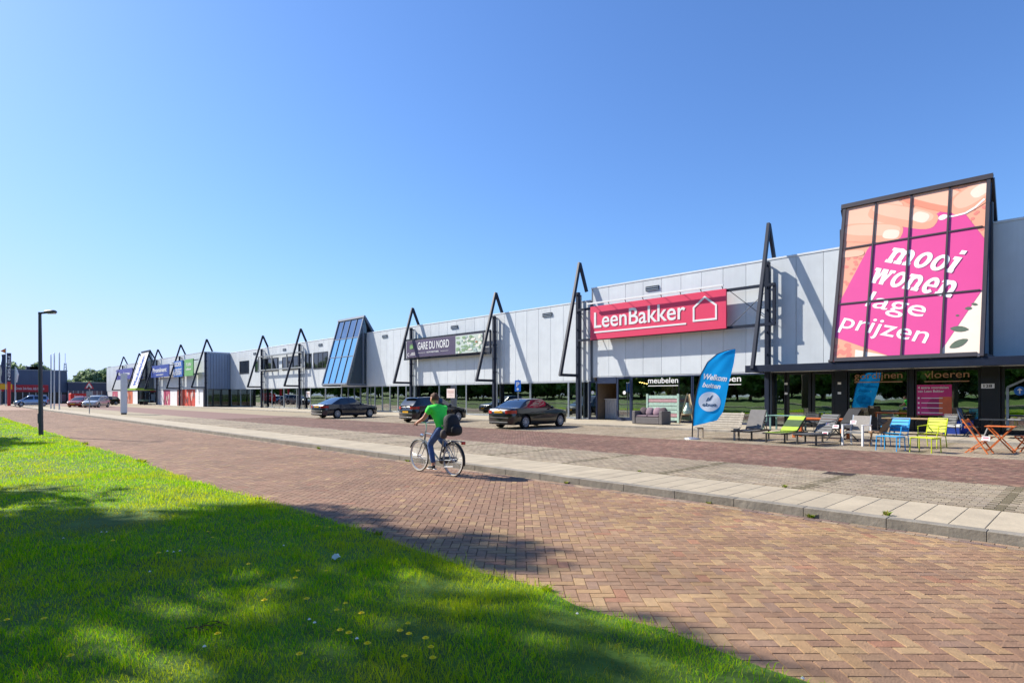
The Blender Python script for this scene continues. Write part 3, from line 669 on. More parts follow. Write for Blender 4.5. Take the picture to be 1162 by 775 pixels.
# reception counter seen through the open entrance, and pendant lamps
t = thing('reception_counter', 'pale grey ribbed counter standing inside the open entrance', 'counter', (30.2, 21.3, PAVE))
b = MB(); b.box(29.95, 30.5, 20.3, 22.25, PAVE+.006, 1.45, bev=.02)
for k in range(11): b.box(29.92, 29.95, 20.34+k*.17, 20.47+k*.17, PAVE+.1, 1.35)
b.build('body', mat('counter grey', 'c9c7c6', .6), t, True); b = MB(); b.box(29.88, 30.58, 20.25, 22.28, 1.452, 1.5, bev=.01); b.build('counter_top', M_white, t, True)
M_bulb = emat('lamp glow', 'ffc873', 14)
lampl = ['leftmost small lit pendant lamp inside the shop window', 'second small lit pendant lamp from the left inside the shop window', 'third small lit pendant lamp from the left inside the shop window', 'rightmost small lit pendant lamp beside the white window word']
for k, px in enumerate((726, 728.6, 731.4, 734)):
    x = XF+1.2; y = fy(px, x); z = fz(px, 433.3+.6*k, x)
    t = thing('pendant_lamp', lampl[k], 'lamp', (x, y, GR-.02), group='pendant lamps in the shop window')
    b = MB(); b.tube([(x, y, z+.1), (x, y, GR-.03)], .008, 5); b.lathe([(.02, .1), (.08, .02), (.085, .0)], (x, y, z), 'z', 12); b.build('shade', M_black, t, True)
    b = MB(); b.lathe([(0, -.05), (.04, -.035), (.05, 0), (.03, .03), (0, .04)], (x, y, z), 'z', 10); b.build('bulb', M_bulb, t, True)
# ---- canopy with steel edge beam
t = thing('canopy', 'long dark steel canopy over the right hand shop entrance', 'canopy', (28, -2, 0))
b = MB(); b.box(26.9, 27.06, -16, 11.95, 2.76, 3.08, bev=.012); b.box(27.06, 28.9, 11.78, 11.94, 2.78, 3.06, bev=.01)
b.build('edge_beam', M_steel, t, True)
b = MB(); b.box(27.062, 28.92, -16, 11.775, 2.88, 2.98); b.build('deck', mat('canopy soffit', '3a3d44', .7), t, True)
for k in range(2):
    b = MB(); y = 1.2-k*3; b.box(27.3, 28.6, y, y+.12, 2.82, 2.878); b.build('soffit_light', M_white, t, True)
# ================================================================ steel gable frames
def aframe(Y, zf, za, zr, label, x=28.6):
    t = thing('steel_gable_frame', label, 'steel frame', (x, Y, PAVE), group='pointed steel frames along the shop fronts')
    b = MB(); w = .2
    b.beam((x-1.7, Y, zf), (x+.15, Y, za), .14, .20, up=(1, 0, 0)); b.build('front_leg', M_steel, t, True)
    b = MB(); b.beam((x+.155, Y, za-.02), (x+.85, Y, zr+.0), .135, .19, up=(1, 0, 0)); b.build('back_leg', M_steel, t, True)
    b = MB(); b.beam((x-1.72, Y, zf+.06), (x+.0, Y, zf+.06), .16, .17); b.build('tie_beam', M_steel, t, True)
    b = MB(); b.box(x-.11, x+.11, Y-.105, Y+.105, PAVE, zr-.15, bev=.012); b.box(x-.2, x+.2, Y-.2, Y+.2, PAVE, PAVE+.02)
    b.build('column', M_steel, t, True)
    b = MB(); b.tube([(x+.26, Y-.02, PAVE), (x+.26, Y-.02, zr-.3)], .05, 8); b.build('downpipe', M_alu, t, True)
    b = MB()
    for k in range(5): zz = zf+(zr-zf)*(.14+.2*k); b.box(x-.16, x+.33, Y-.03, Y+.03, zz-.04, zz+.04)
    b.build('wall_brackets', M_steel, t, True)
    return t
aframe(fy(871, 28.6), 2.92, 10.0, 8.27, 'pointed dark steel frame between the red sign and the pink billboard')
aframe(fy(656, 28.6), 2.88, 10.0, 8.27, 'pointed dark steel frame at the left end of the red sign')
aframe(fy(560.8, 28.6), 2.70, 9.1, 7.55, 'pointed dark steel frame at the right end of the purple restaurant sign')
aframe(fy(466.5, 28.6), 2.70, 9.1, 7.55, 'pointed dark steel frame at the left end of the purple restaurant sign')
aframe(fy(339.8, 28.6), 2.70, 9.1, 7.55, 'pointed dark steel frame at the right end of the empty sign rails')
aframe(fy(296.9, 28.6), 2.70, 9.1, 7.55, 'pointed dark steel frame at the left end of the empty sign rails')
# ================================================================ signs
def ring(b, pts, w, x0, x1):                                     # closed outline of constant width in a plane of constant x
    n = len(pts); inn = []
    for i in range(n):
        p, q, r = (Vector(pts[i-1]), Vector(pts[i]), Vector(pts[(i+1) % n])); d1 = (q-p).normalized(); d2 = (r-q).normalized()
        n1 = Vector((-d1.y, d1.x)); n2 = Vector((-d2.y, d2.x)); m = (n1+n2).normalized(); inn.append(q+m*(w/max(m.dot(n1), .3)))
    vs = [(x0, p[0], p[1]) for p in pts]+[(x0, p.x, p.y) for p in inn]+[(x1, p[0], p[1]) for p in pts]+[(x1, p.x, p.y) for p in inn]; fs = []
    for i in range(n):
        j = (i+1) % n; fs += [(i, j, n+j, n+i), (2*n+i, 3*n+i, 3*n+j, 2*n+j), (i, 2*n+i, 2*n+j, j), (n+i, n+j, 3*n+j, 3*n+i)]
    b.add(vs, fs)
def rails(parent, y0, y1, z0, z1, x=28.12, m=None, posts=()):
    b = MB()
    for z in (z0, z1): b.beam((x, y0, z), (x, y1, z), .12, .14)
    for y in (y0+.06, y1-.06)+tuple(posts): b.beam((x+.03, y, z0), (x+.03, y, z1), .12, .12, up=(1, 0, 0))
    return b.build('sign_frame', m or M_steel, parent, True)
x = 28.0
t = thing('shop_sign', 'long red shop sign with white lettering and house outline', 'sign', (x, 17.5, 5.03))
rails(t, 10.95, 23.0, 5.06, 6.95); b = MB()
for (ya, yb) in ((11.1, 13.2), (13.2, 11.1), (22.0, 22.9)): b.tube([(x+.14, ya, 5.1), (x+.14, yb, 6.9)], .018, 5)
b.build('brace_wires', M_steel, t, True)
b = MB(); b.box(x-.06, x+.05, 13.3, 21.9, 5.02, 7.02, bev=.01); b.build('sign_board', mat('sign red', 'de3a60', .45, 0, .03, 1), t, True)
b = MB(); text(b, 'LeenBakker', (x-.061, 21.6, 5.72), LEFT, UP, 6.05, .97, .02, .010); b.box(x-.08, x-.061, 15.5, 21.6, 5.40, 5.49)
b.build('lettering', M_white, t, True)
b = MB(); yc = 14.45; ring(b, [(yc+.67, 5.5), (yc+.67, 6.27), (yc, 6.79), (yc-.67, 6.27), (yc-.67, 5.5)], .1, x-.08, x-.061)
b.build('house_emblem', M_white, t, True)
b = MB(); b.beam((x-.36, 13.3, 7.16), (x-.36, 21.9, 7.16), .08, .09); b.build('light_bar', M_white, t, True); t.location = t.location+Vector((.42, .26, .05))
for k in range(8):
    b = MB(); y = 13.5+k*1.17; b.tube([(x-.32, y, 7.16), (x-.15, y, 7.18), (x+.02, y, 7.0)], .02, 5); b.build('lamp_arm', M_steel, t, True)
# restaurant sign
t = thing('restaurant_sign', 'long purple restaurant sign with white letters and a photo panel on its right', 'sign', (x, 36.3, 4.75))
rails(t, 30.8, 41.75, 4.72, 6.32, posts=(34.7, 38.2)); b = MB(); b.box(x-.05, x+.05, 31.45, 41.2, 4.80, 6.22, bev=.01)
b.build('sign_board', mat('sign purple', '4c4160', .5, 0, .15, .6), t, True)
b = MB(); text(b, 'GARE DU NORD', (x-.051, 39.55, 5.42), LEFT, UP, 4.15, .62, .012, .012); text(b, 'KWARTIER', (x-.051, 38.3, 5.10), LEFT, UP, 1.6, .12, .012, .01)
b.box(x-.06, x-.051, 38.5, 39.5, 5.14, 5.16); b.box(x-.06, x-.051, 35.5, 36.5, 5.14, 5.16)
text(b, 'C', (x-.051, 41.05, 4.95), LEFT, UP, .26, .26, .012, .03)
for k in range(3): b.box(x-.06, x-.051, 39.95, 40.65-.1*k, 5.0+k*.09, 5.04+k*.09)
b.build('lettering', M_white, t, True)
b = MB()
for k in range(7):
    a = R(20+k*23.3); l = .33+.1*math.sin(math.pi*k/6); dx, dz = math.cos(a), math.sin(a); c = (40.45, 5.55)
    b.prism([(0, 0), (l*.5*dx-.07*dz, l*.5*dz+.07*dx), (l*dx, l*dz), (l*.5*dx+.07*dz, l*.5*dz-.07*dx)], lambda p, q, u: (x-.052-u, c[0]+p, c[1]+q), 0, .01+.002*k)
b.build('leaf_emblem', mat('leaf print', '7fae6c', .5), t, True)
b = MB(); b.box(x-.062, x-.051, 31.5, 34.6, 4.84, 6.18); rg = random.Random(9)
for k in range(60):
    yy, zz = rg.uniform(31.6, 34.4), rg.uniform(4.9, 6.05); s1, s2 = rg.uniform(.06, .28), rg.uniform(.05, .16)
    b.prism([(s1*math.cos(j*1.047+rg.uniform(-.2, .2)), s2*math.sin(j*1.047)) for j in range(6)], lambda p, q, u: (x-.063-u, min(max(yy+p, 31.5), 34.6), min(max(zz+q, 4.84), 6.18)), 0, .004+.0004*k, mi=1+rg.choice([0, 0, 0, 1, 1, 2, 3] if zz > 5.3 else [0, 1, 3, 3]))
b.build('photo_panel', [mat('photo pale', 'c6d2c8', .5), mat('photo leaf', '86a37a', .5), mat('photo light', 'e9e6da', .5), mat('photo warm', 'b07a55', .5), mat('photo mist', 'a9bdb8', .5)], t, True); t.location = t.location+Vector((.42, .54, .05))
# empty rails
t = thing('empty_sign_frame', 'empty pale sign rails spanning two pointed steel frames', 'sign frame', (28.1, 67, 4.7))
rails(t, 60.8, 73.3, 4.75, 6.42, m=mat('pale steel', '8d9296', .5), posts=(65, 69.2)); t.location = t.location+Vector((.42, 1., .05))
# ================================================================ leaning towers
def slope(xf, zf, xa, za, Yl):
    F0 = Vector((xf, Yl, zf)); S = Vector((xa-xf, 0, za-zf)); Ln = S.length; S = S.normalized(); N = LEFT.cross(S)
    return lambda u, v, d=0.: F0 + LEFT*u + S*(v*1.0) + N*d, Ln, S
def tower(t, Yr, Yl, zf, za, zr, xf=26.9, xa=28.7, cols=4, rows=(.36, .72), fm=None, side=None, shade_sheet=False, barw=.06):
    fn, Ln, S = slope(xf, zf, xa, za, Yl); Wd = Yl-Yr
    b = MB()
    for k in range(cols+1): 
        w_ = .12 if k in (0, cols) else barw; u = min(max(Wd*k/cols, .07), Wd-.07)
        b.beam(fn(u, 0), fn(u, Ln), w_, .12 if w_ > .1 else .07, up=LEFT.cross(S))
    for r in rows: b.beam(fn(.2, Ln*r, .002), fn(Wd-.2, Ln*r, .002), barw*.8, .06, up=S)
    b.beam(fn(.2, .08), fn(Wd-.2, .08), .16, .11, up=LEFT.cross(S))
    b.build('frame', fm, t, True)
    b = MB(); b.beam(fn(-.06, Ln+.02, 0), fn(Wd+.06, Ln+.02, 0), .20, .18, up=LEFT.cross(S)); b.build('ridge_cap', fm, t, True)
    for y in (Yl, Yr):                                            # back legs down to the roof and side glass
        b = MB(); b.beam((xa+.05, y, za-.05), (xa+1.0, y, zr+.05), .18, .2, up=(1, 0, 0)); b.build('back_leg', fm, t, True)
        b = MB(); b.prism([(xf+.10, zf+.05), (29.-.08, zf+.05), (29.-.08, za-1.0), (xa, za-.2)], lambda p, q, u: (p, y+u, q), -.01, .01)
        b.build('side_glazing', side if (y == Yl or not shade_sheet) else M_palesmoke, t, True)
        b = MB(); b.beam((xf+.1, y, zf), (28.9, y, zf), .16, .2); b.beam((28.55, y, zf+.1), (28.55, y, za-1.), .14, .16, up=(1, 0, 0)); b.build('side_frame', fm, t, True)
    if shade_sheet: b = MB(); b.box(28.86, 28.92, Yr+.2, Yl-.2, zf+.1, zr-.1); b.build('inner_shade_sheet', mat('dark lining', '2c3836', .6), t, True)  # added dark sheet, makes the inside of the tower look shaded
    b = MB(); P = [(xa+.1, za-.1), (xa+1.0, zr+.03)]
    b.add([(P[0][0], Yl, P[0][1]), (P[0][0], Yr, P[0][1]), (P[1][0], Yr, P[1][1]), (P[1][0], Yl, P[1][1])], [(0, 1, 2, 3)])
    b.build('back_panel', mat('tower back sheet', '3d4450', .5), t, True)
    return fn, Ln, Wd
# ---- billboard tower
t = thing('billboard_tower', 'leaning steel tower with a pink price tag billboard in twelve panes', 'billboard', (27.9, 5.75, 3.08))
M_twr = mat('warm grey steel', '3d383b', .4, 0, .1, 3)
fn, Ln, Wd = tower(t, 3.2, 8.32, 3.1, 10.0, 8.3, fm=M_twr, side=M_darkglass)
def UV(u, v, d): return fn(.1+u*(Wd-.2), Ln*(1-v), d+.03)
def flat(b, poly, d, mi=0):
    n = len(b.v); b.add([UV(u, v, d) for u, v in poly], [tuple(range(len(poly)))], mi)
M_peach = [mat('print '+c, c, .35, 0, .04, .8) for c in ('e5a184', 'ebb59a', 'f3d3c0', 'dc8b70', 'efdccb', 'd98374')]
b = MB(); flat(b, [(0, 0), (1, 0), (1, 1), (0, 1)], -.05, 0); b.build('poster_sheet', M_peach[0], t, True, fix=False)
b = MB(); rg = random.Random(3)
def blob(b, cu, cv, ru, rv, ang, d, mi, n=18, k=1.):
    ca, sa = math.cos(R(ang)), math.sin(R(ang)); P = []
    for j in range(n):
        a = 2*math.pi*j/n; p = ru*math.copysign(abs(math.cos(a))**k, math.cos(a)); q = rv*math.copysign(abs(math.sin(a))**k, math.sin(a))
        P.append((min(max(cu+(p*ca-q*sa), 0), 1), min(max(cv+(p*sa+q*ca)*.72, 0), 1)))
    flat(b, P, d, mi)
flat(b, [(0, .84), (.46, 1), (0, 1)], -.047, 0); flat(b, [(.17, .93), (.46, .985), (.73, 1), (.17, 1)], -.046, 4)
flat(b, [(.72, 1), (1, .62), (1, 1)], -.047, 4)
for k in range(34): 
    u, v = rg.uniform(.01, .17), rg.uniform(.33, .64)
    if u < .2-(v-.31)*.5: blob(b, u, v, .016, .013, 0, -.0465+.00005*k, 5, 8)
for k in range(22): blob(b, rg.uniform(.86, .99), rg.uniform(.03, .30), .014, .013, 0, -.0465+.00005*k, 5, 8)
for k in range(10): blob(b, rg.uniform(.02, .17), rg.uniform(.9, .98), .022, .02, 0, -.0445+.00005*k, 5, 9)
b.build('background_print', M_peach, t, True, fix=False)
b = MB(); tagp = [(0, .655), (.20, .31), (.255, .255), (.45, .205), (.54, .165), (.66, .165), (.70, .15), (.735, .118), (.77, .105), (.805, .115), (.835, .145), (1, .36), (1, .63), (.73, 1), (.46, .99), (0, .845)]
flat(b, tagp, -.042); b.build('price_tag_print', mat('print pink', 'd44c8e', .35, 0, .03, .8), t, True, fix=False)
b = MB()                                                          # the hand holding the tag, drawn as printed shapes
blob(b, .12, .06, .34, .16, 14, -.0400, 1, 24, .8); blob(b, .20, .20, .26, .085, 12, -.0395, 0, 24, .6); blob(b, .22, .185, .22, .05, 12, -.0392, 1, 24, .7)
blob(b, .44, .13, .27, .085, 24, -.0388, 0, 24, .6); blob(b, .44, .11, .24, .052, 24, -.0385, 1, 24, .7)
blob(b, .66, .05, .26, .10, 28, -.0380, 3, 24, .6); blob(b, .66, .035, .23, .07, 28, -.0377, 1, 24, .7)
blob(b, .90, .10, .15, .10, -30, -.0373, 0, 24, .7); blob(b, .90, .085, .12, .07, -30, -.0370, 1, 24, .8)
blob(b, .37, .235, .062, .04, 14, -.0366, 2, 20, .7); blob(b, .575, .16, .06, .042, 30, -.0366, 2, 20, .7); blob(b, .955, .065, .06, .045, -35, -.0366, 2, 20, .7)
blob(b, .06, .32, .12, .03, 5, -.0366, 1, 18, .7)
b.build('hand_print', M_peach, t, True, fix=False)
b = MB(); blob(b, .725, .185, .03, .022, -10, -.0360, 0); pts = [(.735, .185), (.80, .19), (.87, .185), (.93, .16), (.985, .12)]
for p, q in zip(pts[:-1], pts[1:]): b.beam(UV(*p, -.034), UV(*q, -.034), .07, .004, up=LEFT.cross(S_:=(UV(0, 0, 0)-UV(0, 1, 0)).normalized()))
b.build('string_print', M_sticker, t, True)
b = MB()
for u, v, ru, rv, an in ((.865, .845, .058, .022, 8), (.865, .925, .062, .026, -28), (.915, .735, .022, .012, 0), (.95, .715, .02, .01, 15), (.85, .77, .012, .008, 0)):
    P = []
    for j in range(14):
        a = 2*math.pi*j/14; p = ru*math.cos(a); q = rv*math.sin(a)*(abs(math.sin(a))**.6); ca, sa = math.cos(R(an)), math.sin(R(an)); P.append((u+p*ca-q*sa, v+(p*sa+q*ca)*.72))
    flat(b, P, -.036)
b.build('leaf_print', mat('print leaf', '5d6a58', .4), t, True, fix=False)
def btext(b, s, p0, p1, cap, bold, shear):
    A, B = UV(*p0, -.038), UV(*p1, -.038); ax = (B-A); nr = LEFT.cross((UV(0, 0, 0)-UV(0, 1, 0)).normalized()); up = nr.cross(ax.normalized())
    text(b, s, A, ax, up, ax.length, cap, .004, bold, shear)
    return A, ax.normalized(), up, ax.length
b = MB()
# heavy slab italic words are drawn stroke by stroke (stems, arches, serifs)
def slab_word(b, s, p0, p1, xh):
    A, B = UV(*p0, -.038), UV(*p1, -.038); ax = B-A; ln = ax.length; ax = ax.normalized(); nr = LEFT.cross((UV(0, 0, 0)-UV(0, 1, 0)).normalized()); up = nr.cross(ax)
    P = []; x = 0.; T, H = .33, .20                              # stem and serif thickness, x-height = 1
    bar = lambda x0, x1, y0, y1: P.append([(x0, y0), (x1, y0), (x1, y1), (x0, y1)])
    def arch(xl, xr):                                             # shoulder from one stem into the next
        cxx, r, n = (xl+xr+T)/2, (xr+T-xl)/2, 8; ri = r-.30
        o = [(cxx+r*math.cos(math.pi*k/n), .52+.50*math.sin(math.pi*k/n)) for k in range(n+1)]; i = [(cxx+max(ri, .06)*math.cos(math.pi*k/n), .52+.24*math.sin(math.pi*k/n)) for k in range(n+1)]
        for k in range(n): P.append([o[k], o[k+1], i[k+1], i[k]])
        bar(xr, xr+T, .0, .53)
    def oval(x0, w, a0=0, a1=360):
        n = 22; c = x0+w/2
        for k in range(n):
            t0, t1 = R(a0+(a1-a0)*k/n), R(a0+(a1-a0)*(k+1)/n)
            P.append([(c+w/2*math.cos(t0), .5+.53*math.sin(t0)), (c+w/2*math.cos(t1), .5+.53*math.sin(t1)), (c+(w/2-.31)*math.cos(t1), .5+.31*math.sin(t1)), (c+(w/2-.31)*math.cos(t0), .5+.31*math.sin(t0))])
    for ch in s:
        if ch in 'mn':
            xs_ = [x+.10, x+.72] if ch == 'n' else [x+.10, x+.70, x+1.30]
            bar(xs_[0], xs_[0]+T, 0, 1.); bar(x-.04, xs_[0], 1-H, 1.)
            for a_, c_ in zip(xs_[:-1], xs_[1:]): arch(a_, c_)
            for q in xs_: bar(q-.09, q, 0, H); bar(q+T, q+T+.09, 0, H)
            x = xs_[-1]+T+.20
        elif ch == 'o': oval(x, .98); x += 1.08
        elif ch == 'e':
            oval(x, .95, 0, 318); bar(x+.2, x+.94, .42, .56); x += 1.05
        elif ch == 'i':
            bar(x+.12, x+.12+T, 0, 1.); bar(x-.02, x+.12, 1-H, 1.); bar(x+.02, x+.12, 0, H); bar(x+.12+T, x+.5, 0, H); bar(x+.12, x+.12+T, 1.18, 1.42); x += .62
        elif ch == 'w':
            for (xa, xb, up_) in ((.08, .36, 0), (.36, .64, 1), (.64, .94, 0), (.94, 1.22, 1)):
                w_ = .34 if not up_ else .22; ya, yb = (1., 0.) if not up_ else (0., 1.); P.append([(x+xa, ya), (x+xa+w_, ya), (x+xb+w_, yb), (x+xb, yb)])
            for q in (.0, .56, 1.12): bar(x+q, x+q+.42, 1-H*.9, 1.)
            x += 1.62
    sc = ln/(x+.2)
    for k, poly in enumerate(P):
        n0 = len(b.v); b.v += [tuple(A+ax*((px_+py_*.2)*sc)+up*(py_*xh)+nr*(.002+.0002*k)) for px_, py_ in poly]; b.f.append(tuple(range(n0, n0+len(poly)))); b.mi.append(0)
slab_word(b, 'mooi', (.335, .405), (.835, .535), .66); slab_word(b, 'wonen', (.215, .515), (.83, .675), .66)
b.build('slab_lettering', M_sticker, t, True, fix=False); b = MB()
btext(b, 'lage', (.215, .665), (.63, .765), .70, .004, .06); btext(b, 'prijzen', (.03, .785), (.66, .915), .70, .004, .06)
b.build('lettering', M_sticker, t, True)
b = MB(); flat(b, [(0, 0), (1, 0), (1, 1), (0, 1)], -.058); b.build('back_board', M_black, t, True, fix=False)
# ---- blue glass tower
t = thing('glass_tower', 'leaning blue mirrored glass entrance tower rising above the long low hall', 'tower', (27.9, 51.6, 2.6))
M_pale = mat('grey tower steel', '6a7380', .4, .2, .1, 3)
fn, Ln, Wd = tower(t, 49.15, 54.1, 2.7, 9.1, 7.6, cols=4, rows=(.42, .70), fm=M_pale, side=M_sideglass, shade_sheet=True, barw=.05)
for k in range(4):
    for (v0, v1) in ((.02, .70), (.70, .99)):
        b = MB(); u0, u1 = Wd*k/4+.05, Wd*(k+1)/4-.05
        P = [fn(u0, Ln*v0+.03, -.03), fn(u1, Ln*v0+.03, -.03), fn(u1, Ln*v1-.03, -.03), fn(u0, Ln*v1-.03, -.03)]
        b.add(P, [(0, 1, 2, 3)]); b.build('glass_pane', M_blueglass if v0 < .5 else M_slate, t, True, fix=False)
# ================================================================ far wing that stands forward
XW, YW = 25.7, 85.4
HW = thing('shop_wing', 'far shop wing standing forward with a windowless blue grey end wall', 'building', (XW, 117, 0))
TW, GW, YE = 7.55, 2.6, 149.
back = MB(); back.box(XW+.005, XW+.15, YW, YE, GW, TW-.02); back.box(XW, 70, YE, YE+.15, 0, TW-.02)
cp = MB(); cp.box(XW-.07, XW+.25, YW-.1, YE, TW-.015, TW+.07); cp.box(XW+.25, XF+.3, YW-.1, YW+.1, TW-.015, TW+.07)
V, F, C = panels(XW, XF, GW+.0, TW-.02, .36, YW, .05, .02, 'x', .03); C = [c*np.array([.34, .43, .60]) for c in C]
build_col('wall', [panels(YW, YE, GW, TW-.02, 1.1, XW), (V, F, C), solid(back, '70767d'), solid(cp, 'd3d6d9')], M_panel, HW)
b = MB(); b.box(XW+.25, 69.8, YW+.1, YE, TW-.3, TW-.12); b.build('roof', M_roof, HW, True)
interior(HW, YW+.2, YE-.1, GW-.01, x1=34, x0=XW+.12)
for k in range(3):
    b = MB(); xa, xb = XW+k*1.1, XW+(k+1)*1.1; y = YW+.03
    b.box(xa, xa+.06, y-.05, y+.05, PAVE, GW); b.box(xb-.06, xb, y-.05, y+.05, PAVE, GW); b.box(xa+.06, xb-.06, y-.05, y+.05, PAVE, PAVE+.08); b.box(xa+.06, xb-.06, y-.05, y+.05, GW-.08, GW)
    f = b.build('shop_window', M_black, HW, True); b = MB(); b.box(xa+.05, xb-.05, y-.006, y+.006, PAVE+.05, GW-.05); b.build('pane', M_darkglass, f, True)
WP = [(222, 231, 'f0efee', None), (208.3, 222, 'c9432f', 'shop front red'), (201.5, 208.2, '8f3a34', None), (193.5, 201.4, 'eceaea', None), (179, 186, 'e2dfe0', None), (186.1, 193.3, 'b8466a', None),
      (151, 156.5, 'e8e6e6', None), (144.5, 150.8, 'cf6a45', None), (134, 139.5, 'e6e2e2', None), (128, 133.8, 'c05a72', None), (122.3, 127.8, 'd9d5d6', None)]
for px0, px1, c, _ in WP:
    y1, y0 = fy(px0, XW), fy(px1, XW); b = MB(); b.box(XW-.05, XW+.02, y0+.02, y1-.02, PAVE+.002, GW-.05); 
    r2 = random.Random(int(px0)); 
    if c in ('c9432f', '8f3a34', 'b8466a', 'cf6a45', 'c05a72'):
        for k in range(7): yy = r2.uniform(y0+.4, y1-.4); zz = r2.uniform(.6, 2.0); b.prism([(.3*math.cos(j), .45*math.sin(j)) for j in (0, 1.05, 2.1, 3.14, 4.2, 5.2)], lambda p, q, u: (XW-.052-u, yy+p, zz+q), 0, .005+.001*k, mi=1+k % 2)
    b.build('shop_front_panel', [mat('front '+c, c, .6), mat('print pale', 'd9b9b0', .6), mat('print deep', '6d3a3a', .6)], HW, True)
y1, y0 = fy(156.7, XW), fy(178.8, XW)
bay(HW, y0, (y0+y1)/2-.01, PAVE, GW-.05, x=XW, fm=M_black); bay(HW, (y0+y1)/2+.01, y1, PAVE, GW-.05, x=XW, fm=M_black)
b = MB(); text(b, 'SCHOENEN', (XW-.056, (fy(226.5, XW)+.14), 2.3), (0, 0, -1), (0, -1, 0), 1.8, .28, .004, .02); b.build('front_lettering', M_black, HW, True)
xw = 25.0
for px, lb in ((233.2, 'pointed dark steel frame at the near corner of the far wing'), (203.8, 'pointed dark steel frame beside the blue and green signs of the far wing'), (178, 'pointed dark steel frame just right of the far poster tower'),
               (157, 'pointed dark steel frame just left of the far poster tower'), (139.2, 'farthest pointed dark steel frame beside the left blue sign')):
    aframe(fy(px, xw+.3), 2.7, 9.15, 7.55, lb, x=xw+.3)
def far_sign(name, px0, px1, pt, pb, col, label, words, m2=None, rail=True):
    x = xw-.35; y1, y0 = fy(px0, x), fy(px1, x); zt = fz((px0+px1)/2, pt, x); zb = fz((px0+px1)/2, pb, x)
    t = thing(name, label, 'sign', (x, (y0+y1)/2, zb))
    b = MB(); b.box(x-.06, x+.06, y0, y1, zb, zt); b.build('sign_board', mat('sign '+col, col, .5), t, True)
    b = MB()
    for s, fz_, cap, wf in words: text(b, s, (x-.062, (y0+y1)/2, zb+(zt-zb)*fz_), LEFT, UP, (y1-y0)*wf, cap, .02, .02, align='c')
    b.build('lettering', m2 or M_white, t, True)
    if rail:
        b = MB(); b.beam((x+.15, y0-1.5, zb+.2), (x+.15, y1+1.5, zb+.2), .1); b.beam((x+.15, y0-1.5, zt-.2), (x+.15, y1+1.5, zt-.2), .1); b.build('sign_frame', M_steel, t, True)
    return t
far_sign('shop_sign', 172, 192, 414.3, 427.8, '1f3f9a', 'wide dark blue sign with white lettering right of the far poster tower', [('Prominent', .42, .7, .78), ('wonen', .14, .25, .4)])
far_sign('shop_sign', 197.5, 207.5, 409.5, 427.5, '1e62b8', 'upright bright blue sign with white text beside the green sign', [('LEDER', .66, .6, .8), ('meubel', .42, .28, .8), ('BEDDEN', .12, .6, .8)])
far_sign('shop_sign', 209.8, 219.5, 407.5, 426.5, '6fae63', 'upright pale green sign right of the bright blue sign', [('TUIN', .6, .4, .6), ('idee', .35, .3, .6)])
far_sign('shop_sign', 132.5, 150.5, 418.5, 430.5, '4a4c9e', 'violet blue sign partly hidden by the white pylon', [('Keukens', .4, .6, .7)])
# poster tower on the wing
ya, yb = fy(162.5, 25.3), fy(171.8, 25.3)
t = thing('poster_tower', 'far leaning tower covered by a white and blue poster above green trim', 'tower', (24.6, (ya+yb)/2, 2.7))
f2, Ln, S2 = slope(23.3, 2.95, 25.1, 9.1, ya); Wd = ya-yb; N2 = LEFT.cross(S2)
b = MB(); P = [f2(0, 0), f2(Wd, 0), f2(Wd, Ln), f2(0, Ln)]; b.add(P+[p-N2*.08 for p in P], [(0, 1, 2, 3), (7, 6, 5, 4), (0, 4, 5, 1), (1, 5, 6, 2), (2, 6, 7, 3), (3, 7, 4, 0)]); b.build('poster_sheet', M_sticker, t, True)
b = MB(); ax2 = S2; text(b, 'Meubelplein', f2(Wd*.62, Ln*.08, .005), S2, -LEFT, Ln*.8, Wd*.34, .02, .03); text(b, 'wonen', f2(Wd*.9, Ln*.1, .005), S2, -LEFT, Ln*.4, Wd*.14, .02, .03); b.build('lettering', mat('print blue', '2b4fa8', .5), t, True)
b = MB()
for y in (yb, ya):
    b = MB(); b.prism([(23.36, 2.95), (25.6, 2.95), (25.6, 7.6), (25.1, 9.05)], lambda p, q, u: (p, y+u, q), -.02, .02); b.build('side_glazing', M_darkglass, t, True)
b = MB(); b.box(23.0, 25.6, yb-.3, ya+.3, 2.6, 2.9); b.build('trim', mat('lime trim', '9cc23a', .5), t, True)
b = MB(); b.beam((23.35, yb-.03, 2.95), (25.1, yb-.03, 9.1), .2); b.beam((25.1, yb-.03, 9.1), (25.9, yb-.03, 7.6), .2); b.beam((25.1, yb-.03, 9.12), (25.1, ya, 9.12), .24); b.build('frame', M_steel, t, True)
# stall of plants under the tower
t = thing('display_stand', 'low dark green display stand before the far poster tower', 'stand', (24.3, fy(163, 24.3), PAVE)); y = fy(163, 24.3)
b = MB(); b.box(23.9, 24.7, y-1.6, y+1.6, .75, 1.05, bev=.03); b.build('tray', mat('stand green', '55705f', .7), t, True)
for yy in (y-1.4, y+1.4): b = MB(); b.box(24, 24.6, yy-.1, yy+.1, PAVE, .75); b.build('trestle', M_black, t, True)
